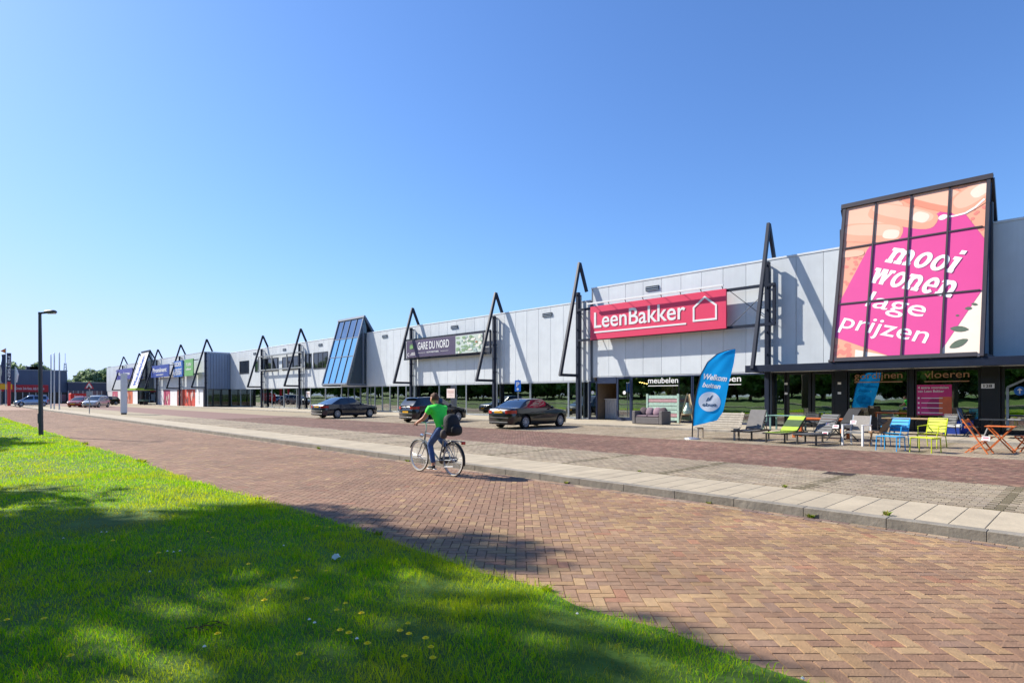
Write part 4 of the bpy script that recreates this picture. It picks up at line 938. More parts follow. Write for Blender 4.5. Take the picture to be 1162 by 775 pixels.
# ================================================================ end of the street
YB = 152.
def bx(px, Y):                                               # x of an image column on the plane at street position Y
    return Y*math.tan(math.atan((px-CX)/FOC)+R(YAW))
def bz(px, py, Y): return EYE+(HOR-py)*(bx(px, Y)*SY+Y*CY)/FOC
def bld(name, label, x0, x1, y0, y1, z1, m, z0=0.): 
    t = thing(name, label, 'building', ((x0+x1)/2, y0, 0)); b = MB(); b.box(x0, x1, y0, y1, z0, z1); b.build('wall', m, t, True)
    b = MB(); b.box(x0-.1, x1+.1, y0-.1, y1+.1, z1+.002, z1+.18); b.build('roof_edge', mat('grey roof edge', '8c9299', .6), t, True); return t
M_bluewall = mat('blue grey cladding', '54627a', .6, 0, .08, .3, streak=.1)
t = bld('warehouse', 'blue grey warehouse with a long red fascia closing the end of the street', bx(4, YB), bx(76, YB), YB, YB+40, bz(40, 420.5, YB), M_bluewall)
zf0, zf1 = bz(40, 444.7, YB), bz(40, 436.8, YB); xl, xr = bx(10, YB), bx(54.5, YB)
b = MB(); b.box(xl, xr, YB-.5, YB-.02, zf0, zf1); b.build('fascia', mat('fascia red', 'c2202c', .5), t, True)
b = MB(); text(b, 'Gratis 2de fiets, kijk binnen', (bx(17.5, YB-.5), YB-.5, zf0+.45), (1, 0, 0), UP, bx(50, YB)-bx(17.5, YB), .5, .03, .01); b.build('lettering', M_white, t, True)
b = MB(); b.box(xl, bx(76, YB), YB-.04, YB-.02, .1, zf0-.05); b.build('shop_front', M_black, t, True)
for k in range(9):
    xa = xl+(bx(76, YB)-xl)*k/9; b = MB(); b.box(xa, xa+.12, YB-.10, YB-.042, .1, zf0-.06); b.build('mullion', M_alu, t, True)
for (pa, pb, c) in ((31, 38, '8fa3b8'), (47, 53, 'b9bcc0'), (68, 75, '9a6a70')):
    b = MB(); b.box(bx(pa, YB), bx(pb, YB), YB-.07, YB-.042, .5, zf0-.5); b.build('window_display', mat('display '+c, c, .6), t, True)
for k in range(3):
    b = MB(); xx = bx(30+k*4, YB+8); b.box(xx, xx+1.6, YB+8, YB+10, bz(40, 420.5, YB)-.0, bz(40, 420.5, YB)+1.1); b.build('roof_unit', M_steel, t, True)
t = bld('low_annex', 'low dark annex with pale roof edge between the blue warehouse and the far wing', bx(76.2, YB), bx(121, YB), YB-1, YB+25, bz(100, 434.6, YB), mat('annex navy', '38445c', .6))
b = MB(); xl2, xr2 = bx(77, YB-1), bx(120, YB-1); b.box(xl2, xr2, YB-1.06, YB-1.01, .3, bz(100, 443.5, YB)); b.build('window_band', mat('annex glass', '6d5d68', .15, 0, .3, .5), t, True)
for k in range(8): xa = xl2+(xr2-xl2)*k/8; b = MB(); b.box(xa, xa+.15, YB-1.12, YB-1.062, .3, bz(100, 443.5, YB)); b.build('mullion', M_alu, t, True)
t = bld('cream_building', 'cream fronted shop at the left edge of the picture with a yellow and red band', bx(-14, 148.), bx(3.2, 148.), 148., 175, bz(0, 415, 148.), mat('cream render', 'd9d2bf', .8))
b = MB(); b.box(bx(-14, 148), bx(4.5, 148), 147.5, 147.98, bz(0, 444, 148), bz(0, 435, 148)); b.build('fascia', MATS['fascia red'], t, True)
b = MB(); b.box(bx(-14, 148), bx(3, 148), 147.93, 147.98, .2, bz(0, 444.5, 148)); b.build('shop_front', M_black, t, True)
# lattice mast behind
yb = 260.; t = thing('lattice_mast', 'slim pale lattice mast rising behind the blue warehouse', 'mast', (bx(74, yb), yb, 0)); xm = bx(74, yb); zt = bz(74, 401, yb); zm = bz(74, 412, yb)
b = MB()
for sx, sy in ((-1, -1), (1, -1), (1, 1), (-1, 1)): b.tube([(xm+sx*.9, yb+sy*.9, 0), (xm+sx*.25, yb+sy*.25, zm)], .09, 5)
for k in range(14):
    z = zm*k/14; w_ = .9-.65*k/14; z2 = zm*(k+1)/14; w2 = .9-.65*(k+1)/14
    b.tube([(xm-w_, yb-w_, z), (xm+w2, yb-w2, z2)], .05, 4); b.tube([(xm+w_, yb+w_, z), (xm-w2, yb+w2, z2)], .05, 4)
b.build('lattice', M_alu, t, True); b = MB(); b.tube([(xm, yb, zm), (xm, yb, zt)], .07, 5); b.build('antenna', M_alu, t, True)
# flag poles and totems
M_pole = mat('white pole', 'cfd3d6', .4)
for px, pt, lb in ((57.8, 402.8, 'left one of three bare white flagpoles before the blue warehouse'), (61.5, 401.6, 'middle one of three bare white flagpoles before the blue warehouse'), (67.3, 400.6, 'right one of three bare white flagpoles before the blue warehouse')):
    X0 = 9.75; Y0 = X0/math.tan(math.atan((px-CX)/FOC)+R(YAW)); zz = X0*SY+Y0*CY; zt = EYE+(HOR-pt)*zz/FOC
    t = thing('flagpole', lb, 'flagpole', (X0, Y0, LOT), group='flagpoles by the footpath')
    b = MB(); b.tube([(0, 0, 0), (0, 0, zt-LOT)], [.075, .045], 8); b.build('pole', M_pole, t)
    b = MB(); b.lathe([(0, -.05), (.07, 0), (0, .07)], (0, 0, zt-LOT+.05), 'z', 8); b.build('finial', M_pole, t)
    b = MB(); b.tube([(.06, 0, .9), (.07, 0, zt-LOT-.2)], .008, 4); b.build('halyard', M_pole, t)
Y0 = 118.
def totem():
    x0 = bx(10.2, Y0); t = thing('advertising_totem', 'tall red and dark blue advertising mast with white letters at the left edge', 'advertising mast', (x0, Y0, LOT)); zt = bz(10, 401.5, Y0)
    b = MB(); b.box(-.2, .2, -.15, .15, 0, bz(10, 434, Y0), bev=.03); b.build('base', MATS['fascia red'], t)
    b = MB(); b.box(-.26, .26, -.12, .12, bz(10, 434, Y0)+.002, zt, bev=.03); b.build('sign_board', mat('totem navy', '2c3350', .5), t)
    b = MB(); text(b, 'FIETSEN', (-.14, -.121, zt-.5), (0, 0, -1), (1, 0, 0), 3.6, .30, .01, .02); b.build('lettering', M_white, t)
totem()
x0 = bx(6.6, 116.); t = thing('banner_flag', 'dark upright banner flag on a thin pole beside the red mast', 'flag', (x0, 116., LOT)); zt = bz(6.6, 396, 116)
b = MB(); b.tube([(0, 0, 0), (0, 0, zt)], .05, 6); b.build('pole', M_pole, t)
b = MB(); rgn = 10; vs = []; 
for k in range(rgn+1): z = zt-.9-k*.42; vs += [(-.03, 0, z), (-.5+.06*math.sin(k*1.3), .1*math.sin(k*.9), z-.1)]
b.add(vs, [(2*k, 2*k+1, 2*k+3, 2*k+2) for k in range(rgn)]); b.build('cloth', mat('flag navy', '39405e', .8), t)
b = MB(); b.add([(0, 0, zt), (-.62, .05, zt-.45), (0, 0, zt-.8)], [(0, 1, 2)]); b.build('pennant', mat('flag orange', 'd67a3c', .8), t)
x0 = bx(17.2, 112.); t = thing('white_flagpole', 'single white pole with a furled pale flag right of the red mast', 'flagpole', (x0, 112., LOT)); zt = bz(17.2, 417, 112)
b = MB(); b.tube([(0, 0, 0), (0, 0, zt)], [.08, .05], 8); b.build('pole', M_pole, t)
b = MB(); b.tube([(.09, 0, zt-.1), (.22, .05, zt-1.1), (.16, 0, zt-2.3)], [.05, .2, .07], 8); b.build('furled_flag', M_white, t)
x0 = bx(6.5, 125.); t = thing('yellow_sign', 'small yellow board on two posts beside the red mast', 'sign', (x0, 125., LOT)); zt = bz(6.5, 436.5, 125); zb_ = bz(6.5, 442.5, 125)
b = MB(); b.box(-.8, .8, -.05, .05, zb_, zt); b.build('sign_board', mat('sign yellow', 'e0b21c', .5), t)
for s in (-.6, .6): b = MB(); b.box(s-.05, s+.05, .052, .12, 0, zt); b.build('post', M_alu, t)
# red advertising trailer
Y0 = 106.; xa, xb = bx(80.2, Y0), bx(98.5, Y0); t = thing('red_trailer', 'bright red box trailer with white lettering parked before the annex', 'trailer', ((xa+xb)/2, Y0, LOT)); hw = (xb-xa)/2
b = MB(); b.box(-hw, hw, 0, 1.9, .55, bz(90, 446.3, Y0)-LOT, bev=.06); b.build('body', mat('trailer red', 'd8281f', .45), t)
b = MB(); text(b, 'Fietsplaza', (0, -.001, 1.35), (1, 0, 0), UP, hw*1.1, .3, .02, .02, align='c'); text(b, 'outlet', (0, -.001, .95), (1, 0, 0), UP, hw*.5, .2, .02, .02, align='c'); b.build('lettering', M_white, t)
for sx in (-.5, .5):
    b = MB(); b.lathe([(0, -.1), (.27, -.1), (.32, -.06), (.32, .06), (.27, .1), (0, .1)], (sx*hw, .2, .32), 'y', 16); b.build('wheel', M_tyre, t)
for sx in (-.95, .95): b = MB(); b.box(sx*hw-.04, sx*hw+.04, .1, .18, 0, .55); b.build('support_leg', M_alu, t)
# white pylon
x0, y0 = 11.2, 58.; t = thing('pylon_sign', 'tall white sign pylon standing on the footpath edge', 'pylon', (x0, y0, LOT), R(-15))
b = MB(); b.box(-.22, .22, -.34, .34, .12, 3.42, bev=.02); b.build('body', mat('pylon white', 'e2e4e6', .45, 0, .04), t)
b = MB(); b.box(-.18, .18, -.28, .28, 0, .118); b.build('foot', M_steel, t)
b = MB()
for k, (z, w_) in enumerate(((2.75, .3), (2.55, .45), (1.9, .4), (1.7, .3), (1.5, .42))): b.box(-.226, -.221, -w_/2, w_/2, z, z+.08)
b.build('print', mat('pylon print', '8fa0ac', .5), t)
# warning sign
gx_, gy_ = ground_pt(101.5, 469.6, LOT); t = thing('warning_sign', 'red and white triangular road works sign on a grey post', 'road sign', (gx_, gy_, LOT), R(-YAW+8))
b = MB(); b.tube([(0, 0, 0), (0, 0, 2.75)], .035, 8); b.build('post', M_alu, t)
tri = lambda r, z0: [(r*math.sin(R(a)), z0+r*math.cos(R(a))) for a in (0, 120, 240)]
b = MB(); b.prism(tri(.44, 2.38), lambda p, q, u: (p, u, q), -.05, -.038); b.build('border', mat('sign border red', 'c2242c', .5), t)
b = MB(); b.prism(tri(.30, 2.38), lambda p, q, u: (p, u, q), -.056, -.051); b.build('face', M_white, t)
b = MB(); b.prism([(-.14, 2.22), (.14, 2.22), (.04, 2.33), (.0, 2.5), (-.05, 2.34)], lambda p, q, u: (p, u, q), -.062, -.057); b.build('symbol', M_black, t)
b = MB(); b.box(-.22, .22, -.05, -.038, 1.55, 1.95); b.build('lower_plate', mat('plate grey', '9aa5ad', .5), t)
# street lamp
gx_, gy_ = ground_pt(46.5, 495.2); t = thing('street_lamp', 'dark grey street lamp with short arm standing at the lawn edge', 'street lamp', (gx_, gy_, 0)); t.rotation_euler = (0, R(-.4), R(0))
M_lampgrey = mat('lamp post grey', '4c4d50', .5, 0, .12, 3)
b = MB(); b.tube([(0, 0, 0), (0, 0, 1.3), (0, 0, 5.1)], [.085, .08, .055], 12); b.tube([(0, 0, 5.04), (.0, 0, 5.12)], [.06, .06], 12); b.build('pole', M_lampgrey, t)
b = MB(); b.box(-.06, .06, -.03, .03, .55, .95, bev=.01); o = b.build('access_door', M_lampgrey, t); o.location = (-.05, -.035, 0)
dx, dy = CY, -SY; b = MB(); b.beam((0, 0, 5.08), (dx*.28, dy*.28, 5.10), .07, .07); b.build('arm', M_lampgrey, t)
b = MB(); nn = 10; vs = []; fs = []
for k in range(nn+1):
    s = k/nn; w_ = .11*(1-abs(2*s-1)**4)**.5+.03; hh = .075*(1-abs(2*s-1)**3)**.5+.02
    for a in range(12):
        an = 2*math.pi*a/12; u = .2+s*.48; lw = math.cos(an)*w_; vs.append((dx*u+SY*lw, dy*u+CY*lw, 5.12+math.sin(an)*hh*(1 if math.sin(an) > 0 else .5)))
for k in range(nn):
    for a in range(12): fs.append((k*12+a, k*12+(a+1) % 12, (k+1)*12+(a+1) % 12, (k+1)*12+a))
fs += [tuple(range(12)), tuple(range(nn*12, nn*12+12))]
b.add(vs, fs); b.build('lamp_head', M_lampgrey, t, smooth=True)
b = MB(); b.beam((dx*.3, dy*.3, 5.075), (dx*.62, dy*.62, 5.075), .15, .05); b.build('lens', mat('lamp lens', 'cfcbb8', .25), t)
# parking sign
Xp = 23.7; Yp = fy(588, Xp); t = thing('parking_sign', 'blue parking sign with a white letter on a thin grey post', 'road sign', (Xp, Yp, LOT), R(-76))
b = MB(); b.tube([(0, 0, 0), (0, 0, 2.5)], .03, 8); b.build('post', M_alu, t)
b = MB(); b.box(-.2, .2, -.045, -.032, 1.80, 2.44, bev=.005); b.build('plate', mat('parking blue', '1470d6', .4), t)
b = MB(); text(b, 'P', (-.09, -.046, 2.08), (1, 0, 0), UP, .2, .27, .004, .02); b.lathe([(.0, 0), (.075, 0), (.075, -.004), (.0, -.004)], (0, -.0465, 1.93), 'y', 14); b.build('symbols', M_white, t)

# ================================================================ trees
M_bark = mat('bark', '54473a', .95, 0, .3, 6, .6)
M_leaf = leafmat('tree leaves', .42, .04)
def tree_mesh(h, rad, zlow, ncl, nleaf, ls, seed, cols=('3f5f1f', '4d6e24', '34521c', '5b7a2b'), trunk_r=.22, gap=.0):
    rg = np.random.default_rng(seed); zc = (h+zlow)/2; hz = (h-zlow)/2
    u = rg.normal(size=(ncl, 3)); u /= np.linalg.norm(u, axis=1)[:, None]; rr = rg.random(ncl)**.45
    c = u*rr[:, None]*np.array([rad, rad, hz])*.88; c[:, 2] += zc
    lob = 1+.22*np.sin(3*np.arctan2(u[:, 1], u[:, 0])+seed)+.12*np.sin(5*u[:, 2]*2+seed); c[:, :2] *= lob[:, None]
    cr = rad*(.16+.16*rg.random(ncl))
    k = rg.integers(0, ncl, nleaf); d = rg.normal(size=(nleaf, 3)); d /= np.linalg.norm(d, axis=1)[:, None]
    p = c[k]+d*(cr[k]*(rg.random(nleaf)**.4))[:, None]*np.array([1, 1, .8])
    a = rg.normal(size=(nleaf, 3)); a /= np.linalg.norm(a, axis=1)[:, None]; b_ = np.cross(a, d+.3*rg.normal(size=(nleaf, 3))); b_ /= np.linalg.norm(b_, axis=1)[:, None]+1e-6
    s = ls*(.6+.8*rg.random(nleaf))[:, None]
    V = np.stack([p-a*s, p+b_*s*.55, p+a*s, p-b_*s*.55], 1)
    col = np.array([lin(x) for x in cols])[rg.integers(0, len(cols), nleaf)]*(.75+.5*rg.random((nleaf, 1)))*(.85+.35*rg.random(ncl))[k][:, None]
    crown = npmesh('crown', V.reshape(-1, 3), (np.arange(nleaf)*4)[:, None]+np.arange(4)[None, :], None, np.repeat(col, 4, axis=0))
    crown.materials.append(M_leaf)
    t = MB(); r2 = random.Random(seed); t.tube([(0, 0, -.1), (.05, .03, zlow*.6), (-.05, .05, zc), (.05, 0, h*.85)], [trunk_r*1.25, trunk_r, trunk_r*.6, .04], 9)
    for j in range(9):
        q = c[r2.randrange(ncl)]; z0 = zlow*.7+(zc-zlow*.4)*r2.random(); t.tube([(0, 0, z0), (q[0]*.5, q[1]*.5, (z0+q[2])/2+.3), (q[0], q[1], q[2])], [trunk_r*.42, trunk_r*.25, .03], 6)
    tm = bpy.data.meshes.new('trunk'); tm.from_pydata(t.v, [], t.f); tm.materials.append(M_bark); tm.polygons.foreach_set('use_smooth', [True]*len(tm.polygons))
    return tm, crown
def place_tree(ms, loc, label, name='broadleaf_tree', sc=1., rz=0., group=None):
    t = thing(name, label, 'tree', loc, rz, group); t.scale = (sc, sc, sc)
    for m_, nm in zip(ms, ('trunk', 'crown')): o = bpy.data.objects.new(nm, m_); COL.objects.link(o); o.parent = t
    return t
big = tree_mesh(11., 4.4, 2.4, 46, 12000, .17, 5, trunk_r=.24)
tall = tree_mesh(16., 4.7, 8.2, 38, 12500, .17, 6, trunk_r=.3)
SHADE = [((-5.2, 21.9), 1.0, .3), ((-10.5, 9.5), .95, 1.9), ((-4.1, 35.5), .98, 2.8), ((-12, 24), 1.05, 4.), ((-6.5, 1.5), .8, 5.)]
SHL = ['tall broadleaf tree left of the picture, shading the near lawn', 'broadleaf tree on the lawn behind the nearest shading tree', 'broadleaf tree left of the street lamp, shading a strip of far lawn', 'broadleaf tree set back on the lawn between the two shading trees', 'smaller broadleaf tree on the lawn behind the viewer']
for ((x_, y_), sc, rz), lb in zip(SHADE, SHL): place_tree(tall if y_ == 21.9 else big, (x_, y_, .0), lb, sc=sc, rz=rz, group='trees on the lawn')
row = [tree_mesh(12., 5.0, -.6, 50, 4300, .46, 8, ('6a8f38', '7a9c42', '5c8030', '8aa84c')), tree_mesh(13.5, 4.6, -.8, 50, 4300, .46, 9, ('6f8a40', '7f9850', '627c36', '93a85c'))]
rg = random.Random(12); k = 0
for x_, y_ in [(-36, v) for v in np.arange(-60, 150, 5.6)]+[(-44, v) for v in np.arange(-57, 150, 6.4)]+[(-51, v) for v in np.arange(-59, 150, 7.2)]+[(-37, v) for v in np.arange(151, 430, 9)]:
    place_tree(row[k % 2], (x_+rg.uniform(-1.8, 1.8), y_+rg.uniform(-1.2, 1.2), .7), 'leafy tree in the dense row across the lawn, mirrored dark in the shop glass', sc=rg.uniform(.85, 1.15), rz=rg.uniform(0, 6), group='tree row across the lawn'); k += 1
# trees far behind the shops
far = [tree_mesh(13., 5.6, .8, 44, 4200, .5, 15, ('6b8060', '788c69', '5f7454', '869874')), tree_mesh(12., 5., .8, 36, 3600, .5, 16, ('6b8060', '788c69', '5f7454', '869874'))]  # haze is mixed into these paler, greyer leaf colours
TF = [(100.5, 419.5, 235, 'tall round tree behind the annex, left of the far wing'), (107, 420.5, 240, 'middle tree of the clump beside the far wing'), (114.5, 418, 228, 'tallest tree touching the far wing roofline'), (121, 419, 232, 'tree mostly hidden behind the far wing end'),
      (83.5, 430, 250, 'low dark tree just right of the blue warehouse'), (91, 431, 255, 'low tree between the lattice mast and the tall clump'),
      (9, 418.5, 240, 'treetop behind the advertising mast at the left'), (18, 416.5, 236, 'treetop behind the left part of the blue warehouse'), (27, 415, 242, 'highest treetop above the blue warehouse roof'), (36, 416, 238, 'treetop behind the street lamp pole'), (45, 417.5, 244, 'treetop right of the street lamp pole'), (53, 419, 240, 'treetop above the middle of the blue warehouse')]
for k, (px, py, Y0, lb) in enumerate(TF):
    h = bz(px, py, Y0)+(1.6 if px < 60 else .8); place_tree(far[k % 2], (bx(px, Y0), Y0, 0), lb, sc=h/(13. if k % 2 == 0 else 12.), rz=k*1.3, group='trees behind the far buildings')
# ================================================================ cars
M_cglass = mat('car glass', '10161c', .03, 0, 0, .8, spec=.9, coat=1.)
M_under = mat('underbody black', '0d0d0e', .9)
M_tail = mat('tail light red', 'b5121b', .12, 0, .05, coat=1.); M_head = mat('head light', 'd5dade', .1, .2, .05, coat=1.)
M_plate = mat('number plate yellow', 'e0a91c', .45); M_trim = mat('bumper trim', '1a1b1e', .6)
def interp(x, pts):
    if x <= pts[0][0]: return pts[0][1]
    for (a, b), (c, d) in zip(pts[:-1], pts[1:]):
        if x <= c:
            t = (x-a)/(c-a) if c > a else 0; return b+(d-b)*t
    return pts[-1][1]
def smooth_i(x, pts, r=.06): return sum(interp(x+r*k, pts)*w for k, w in ((-1.5, .15), (-.75, .2), (0, .3), (.75, .2), (1.5, .15)))
def car(label, loc, rz, paint, kind='sedan', L=4.48, Wd=1.76, H=1.42, wb=2.73, rear=.98, wr=.315, name='parked_car', detail=True):
    t = thing(name, label, 'car', loc, rz); xr, xf = -rear, L-rear           # rear axle at x = 0, nose towards +x
    if kind == 'sedan':
        top = [(xr, .62), (xr+.03, .86), (xr+.10, .955), (xr+.6, 1.0), (.35, .985), (wb-.75, .965), (wb-.35, .945), (wb+.25, .875), (xf-.16, .74), (xf-.02, .60), (xf, .50)]
        roof = [(xr+.60, .99), (.22, 1.30), (.52, H-.025), (.85, H), (1.30, H), (1.60, H-.03), (2.32, .96)]; rb, rf = .42, 1.66
    elif kind == 'hatch':
        top = [(xr, .55), (xr+.02, .80), (xr+.06, .98), (.3, .99), (wb-.75, .97), (wb-.3, .94), (wb+.3, .84), (xf-.14, .70), (xf, .50)]
        roof = [(xr+.06, .97), (xr+.30, 1.28), (xr+.48, H-.03), (.6, H), (1.25, H), (1.5, H-.03), (2.25, .96)]; rb, rf = xr+.46, 1.62
    else:                                                                    # tall estate / people carrier
        top = [(xr, .6), (xr+.02, .9), (xr+.06, 1.02), (.3, 1.02), (wb-.6, 1.0), (wb-.1, .96), (wb+.35, .86), (xf-.1, .72), (xf, .50)]
        roof = [(xr+.05, 1.0), (xr+.16, 1.3), (xr+.34, H-.03), (.6, H), (1.4, H-.01), (1.7, H-.05), (2.6, .98)]; rb, rf = xr+.32, 1.85
    Ra = wr+.06; xs = set(np.linspace(xr, xf, 64).round(4))
    for c in (0, wb): xs |= {round(c+Ra*math.cos(R(a)), 4) for a in range(0, 181, 12)} | {round(c-Ra-.004, 4), round(c+Ra+.004, 4)}
    for e_ in (xr, xf): xs |= {round(e_+s*(1 if e_ == xr else -1), 4) for s in (.01, .03, .06, .1, .16)}
    xs = sorted(xs); zb0 = .19
    def hw(x):
        e = min(x-xr, xf-x); return Wd/2*(1-.30*max(0, 1-e/.42)**2.6-.03*max(0, 1-e/1.2))
    def yp(z, zt): return interp(z, [(.15, .93), (.28, .975), (.5, 1.0), (.66, .995), (.72, .985), (.85, .965), (1.1, .93)])
    def zbot(x):
        z = zb0+.10*max(0, 1-min(x-xr, xf-x)/.25)**2
        for c in (0, wb):
            if abs(x-c) < Ra: z = max(z, wr+math.sqrt(Ra*Ra-(x-c)**2))
        return z
    V = []; n = 0
    for x in xs:
        zb, zt = zbot(x), smooth_i(x, top); zt = max(zt, zb+.05); w = hw(x); P = [(0, zb)]
        P.append((w*yp(zb, zt)*.9, zb)); lev = [zb+.012, .28, .38, .50, .60, .66, .70, .78]
        lev = [min(max(z, zb+.012+.002*i), zt-.05+.003*i) for i, z in enumerate(lev)]
        P += [(w*yp(z, zt), z) for z in lev]
        P += [(w*yp(zt, zt)*.985, zt-.022), (w*.90, zt-.003), (w*.6, zt+.012), (0, zt+.022)]
        n = len(P); V += [(x, y, z) for y, z in P]+[(x, -y, z) for y, z in P[1:-1]]
    m = len(V)//len(xs); ring = list(range(n))+list(range(n, m))[::-1]
    b = MB(); F = []
    for i in range(len(xs)-1):
        for a, c in zip(ring, ring[1:]+ring[:1]): F.append((i*m+a, i*m+c, (i+1)*m+c, (i+1)*m+a))
    F += [tuple(ring), tuple((len(xs)-1)*m+a for a in ring)]
    b.add(V, F); body = b.build('body', paint, t, smooth=True)
    # cabin
    gx_ = sorted(set(np.linspace(roof[0][0], roof[-1][0], 46).round(3))); ts = [0, .06, .14, .3, .5, .7, .84, .92, 1.]
    grid = []
    for x in gx_:
        zt = smooth_i(x, roof, .05); zl = smooth_i(x, top)-.03; zt = max(zt, zl+.012); h = zt-zl; w = hw(x)*.925
        wt = w-h*.42-.02*min(1, h/.1); rowp = [(w-(w-wt)*(tt**1.15), zl+(h-.035*min(1, h/.3))*tt) for tt in ts]
        rowp += [(wt*.93, zt-.008), (wt*.80, zt), (wt*.4, zt+.012), (0, zt+.016)]
        grid.append([(x, y, z) for y, z in rowp]+[(x, -y, z) for y, z in rowp[:-1]][::-1])
    nc = len(grid[0]); half = len(ts); parts = {}
    bpil = (roof[0][0]+roof[-1][0])/2-.02+(.10 if kind == 'sedan' else .2)
    side0 = rb-(.18 if kind == 'sedan' else -.14 if kind == 'hatch' else -.12); side1 = roof[-1][0]-.28
    cpil = None if kind == 'sedan' else side0+.0
    for i in range(len(gx_)-1):
        xm = (gx_[i]+gx_[i+1])/2
        for j in range(nc-1):
            jj = j if j < nc//2 else nc-2-j; sd = 'l' if j < nc//2 else 'r'; key = 'cabin'
            if jj < half-1:
                tt = (ts[jj]+ts[jj+1])/2
                if .06 < tt < .92 and side0 < xm < side1 and abs(xm-bpil) > .045 and not (kind != 'sedan' and abs(xm-(bpil-1.02)) < .05):
                    key = 'sw_'+sd+('f' if xm > bpil else 'r')
            elif jj >= half-1:
                if xm > rf and jj >= half: key = 'ws'
                elif xm < rb and jj >= half and i > 0: key = 'rw'
            parts.setdefault(key, []).append((i, j))
    for key, cells in parts.items():
        b = MB(); idx = {}
        for i, j in cells:
            q = []
            for a, c in ((i, j), (i+1, j), (i+1, j+1), (i, j+1)):
                if (a, c) not in idx: idx[a, c] = len(b.v); b.v.append(grid[a][c])
                q.append(idx[a, c])
            b.f.append(tuple(q)); b.mi.append(0)
        nm = {'cabin': 'roof', 'ws': 'windscreen', 'rw': 'rear_window'}.get(key, 'side_window')
        o = b.build(nm, paint if key == 'cabin' else M_cglass, t, smooth=True)
    # under tray, wheels
    b = MB(); b.box(Ra+.02, wb-Ra-.02, -Wd*.42, Wd*.42, .16, .3); b.box(-.5, wb+.5, -Wd*.30, Wd*.30, .2, .62); b.build('underbody', M_under, t)
    for c in (0, wb):
        for s in (-1, 1):
            y = s*(Wd/2-.115); o_ = lambda v: v*s
            b = MB(); b.lathe([(wr*.66, y-s*.09), (wr*.93, y-s*.10), (wr, y-s*.07), (wr, y+s*.07), (wr*.93, y+s*.10), (wr*.66, y+s*.09)], (c, 0, wr), 'y', 28); w_ = b.build('wheel', M_tyre, t, smooth=True)
            b = MB(); b.lathe([(wr*.70, y+s*.095), (wr*.66, y+s*.10), (wr*.62, y+s*.06), (wr*.60, y+s*.02)], (c, 0, wr), 'y', 28)
            for k in range(10):
                a = 2*math.pi*k/10; ca, sa = math.cos(a), math.sin(a); b.beam((c+ca*.03, y+s*.08, wr+sa*.03), (c+ca*wr*.65, y+s*.088, wr+sa*wr*.65), .035, .02, up=(0, 1, 0))
            b.lathe([(0, y+s*.10), (.05, y+s*.098), (.055, y+s*.06)], (c, 0, wr), 'y', 14); b.build('rim', M_silver, w_)
            b = MB(); b.lathe([(0, y+s*.03), (wr*.62, y+s*.03)], (c, 0, wr), 'y', 20); b.build('brake_disc', M_under, w_)
    if not detail: return t
    # lights, plate, trims
    zl = .80 if kind == 'sedan' else .86
    for s in (-1, 1):
        b = MB(); vs = []; 
        prof = [(.0, .42), (.0, .62), (.035, .74), (.10, .80), (.22, .845), (.34, .86)]
        for dx_, fr in prof:
            x = xr+dx_; y = hw(max(x, xr+.005))*min(1, fr/.86*1.01)*(1.0 if dx_ > .03 else fr/.80)
            y = min(fr*Wd/2*1.14, hw(x)*1.0)+.004
            for z in (zl-.075, zl, zl+.075-.03*max(0, (.3-fr))): vs.append((x-.012+.02*(dx_ > .05)*0, s*y, z))
        b.add(vs, [(k*3+a, k*3+a+1, k*3+a+4, k*3+a+3) for k in range(len(prof)-1) for a in (0, 1)]); b.build('tail_light', M_tail, t, smooth=True)
        b = MB(); vs = []; prof = [(.05, .45), (.07, .60), (.14, .74), (.26, .84), (.38, .88)]
        for dx_, fr in prof:
            x = xf-dx_; y = min(fr*Wd/2*1.1, hw(x)*1.0)+.006
            for z in (.60, .66, .72): vs.append((x+.02, s*y, z))
        b.add(vs, [(k*3+a, k*3+a+1, k*3+a+4, k*3+a+3) for k in range(len(prof)-1) for a in (0, 1)]); b.build('headlight', M_head, t, smooth=True)
        b = MB(); xm = roof[-1][0]-.42; y0 = hw(xm)*.95; b.lathe([(0, 0), (.07, .01), (.085, .05), (.06, .1), (0, .12)], (0, 0, 0), 'x', 12)
        b.v = [(xm-.02+v[0]*.9, s*(y0+.10+v[1]*1.2), .985+v[2]*.85) for v in b.v]; b.beam((xm+.02, s*(y0-.03), .95), (xm+.03, s*(y0+.08), .97), .05, .03); b.build('wing_mirror', paint, t, smooth=True)
        for xx in (bpil-.62 if kind == 'sedan' else bpil-.7, bpil+.12 if kind == 'sedan' else bpil+.1):
            b = MB(); b.box(xx, xx+.17, s*hw(xx)*.985-.012, s*hw(xx)*.985+.018, .765, .79, bev=.006); b.build('door_handle', paint, t)
        b = MB(); b.box(.5, wb-.5, s*Wd/2-.012, s*Wd/2+.008, .485, .53, bev=.004); b.build('side_trim', M_trim, t)
    b = MB(); zp = .80 if kind == 'sedan' else .62
    b.box(xr-.022, xr-.008, -.26, .26, zp-.055, zp+.055); b.build('number_plate', M_plate, t)
    b = MB(); b.box(xf-.005, xf+.008, -.26, .26, .40, .51); b.build('number_plate', M_plate, t)
    b = MB(); b.box(xr-.02, xr+.03, -Wd*.36, Wd*.36, .50, .545, bev=.01); b.build('bumper_trim', M_trim, t)
    b = MB(); b.box(xr-.02, xr+.08, -Wd*.34, Wd*.34, .24, .34, bev=.02); b.build('rear_valance', M_trim, t)
    for s in (-1, 1):
        b = MB(); b.box(xf-.06, xf+.012, s*.1 if s > 0 else -.34, .34 if s > 0 else -.1, .53, .62, bev=.01); b.build('grille', M_chrome, t)
    b = MB(); b.tube([(xr+.04, .45, .25), (xr-.03, .45, .25)], .03, 10); b.build('exhaust_pipe', M_chrome, t)
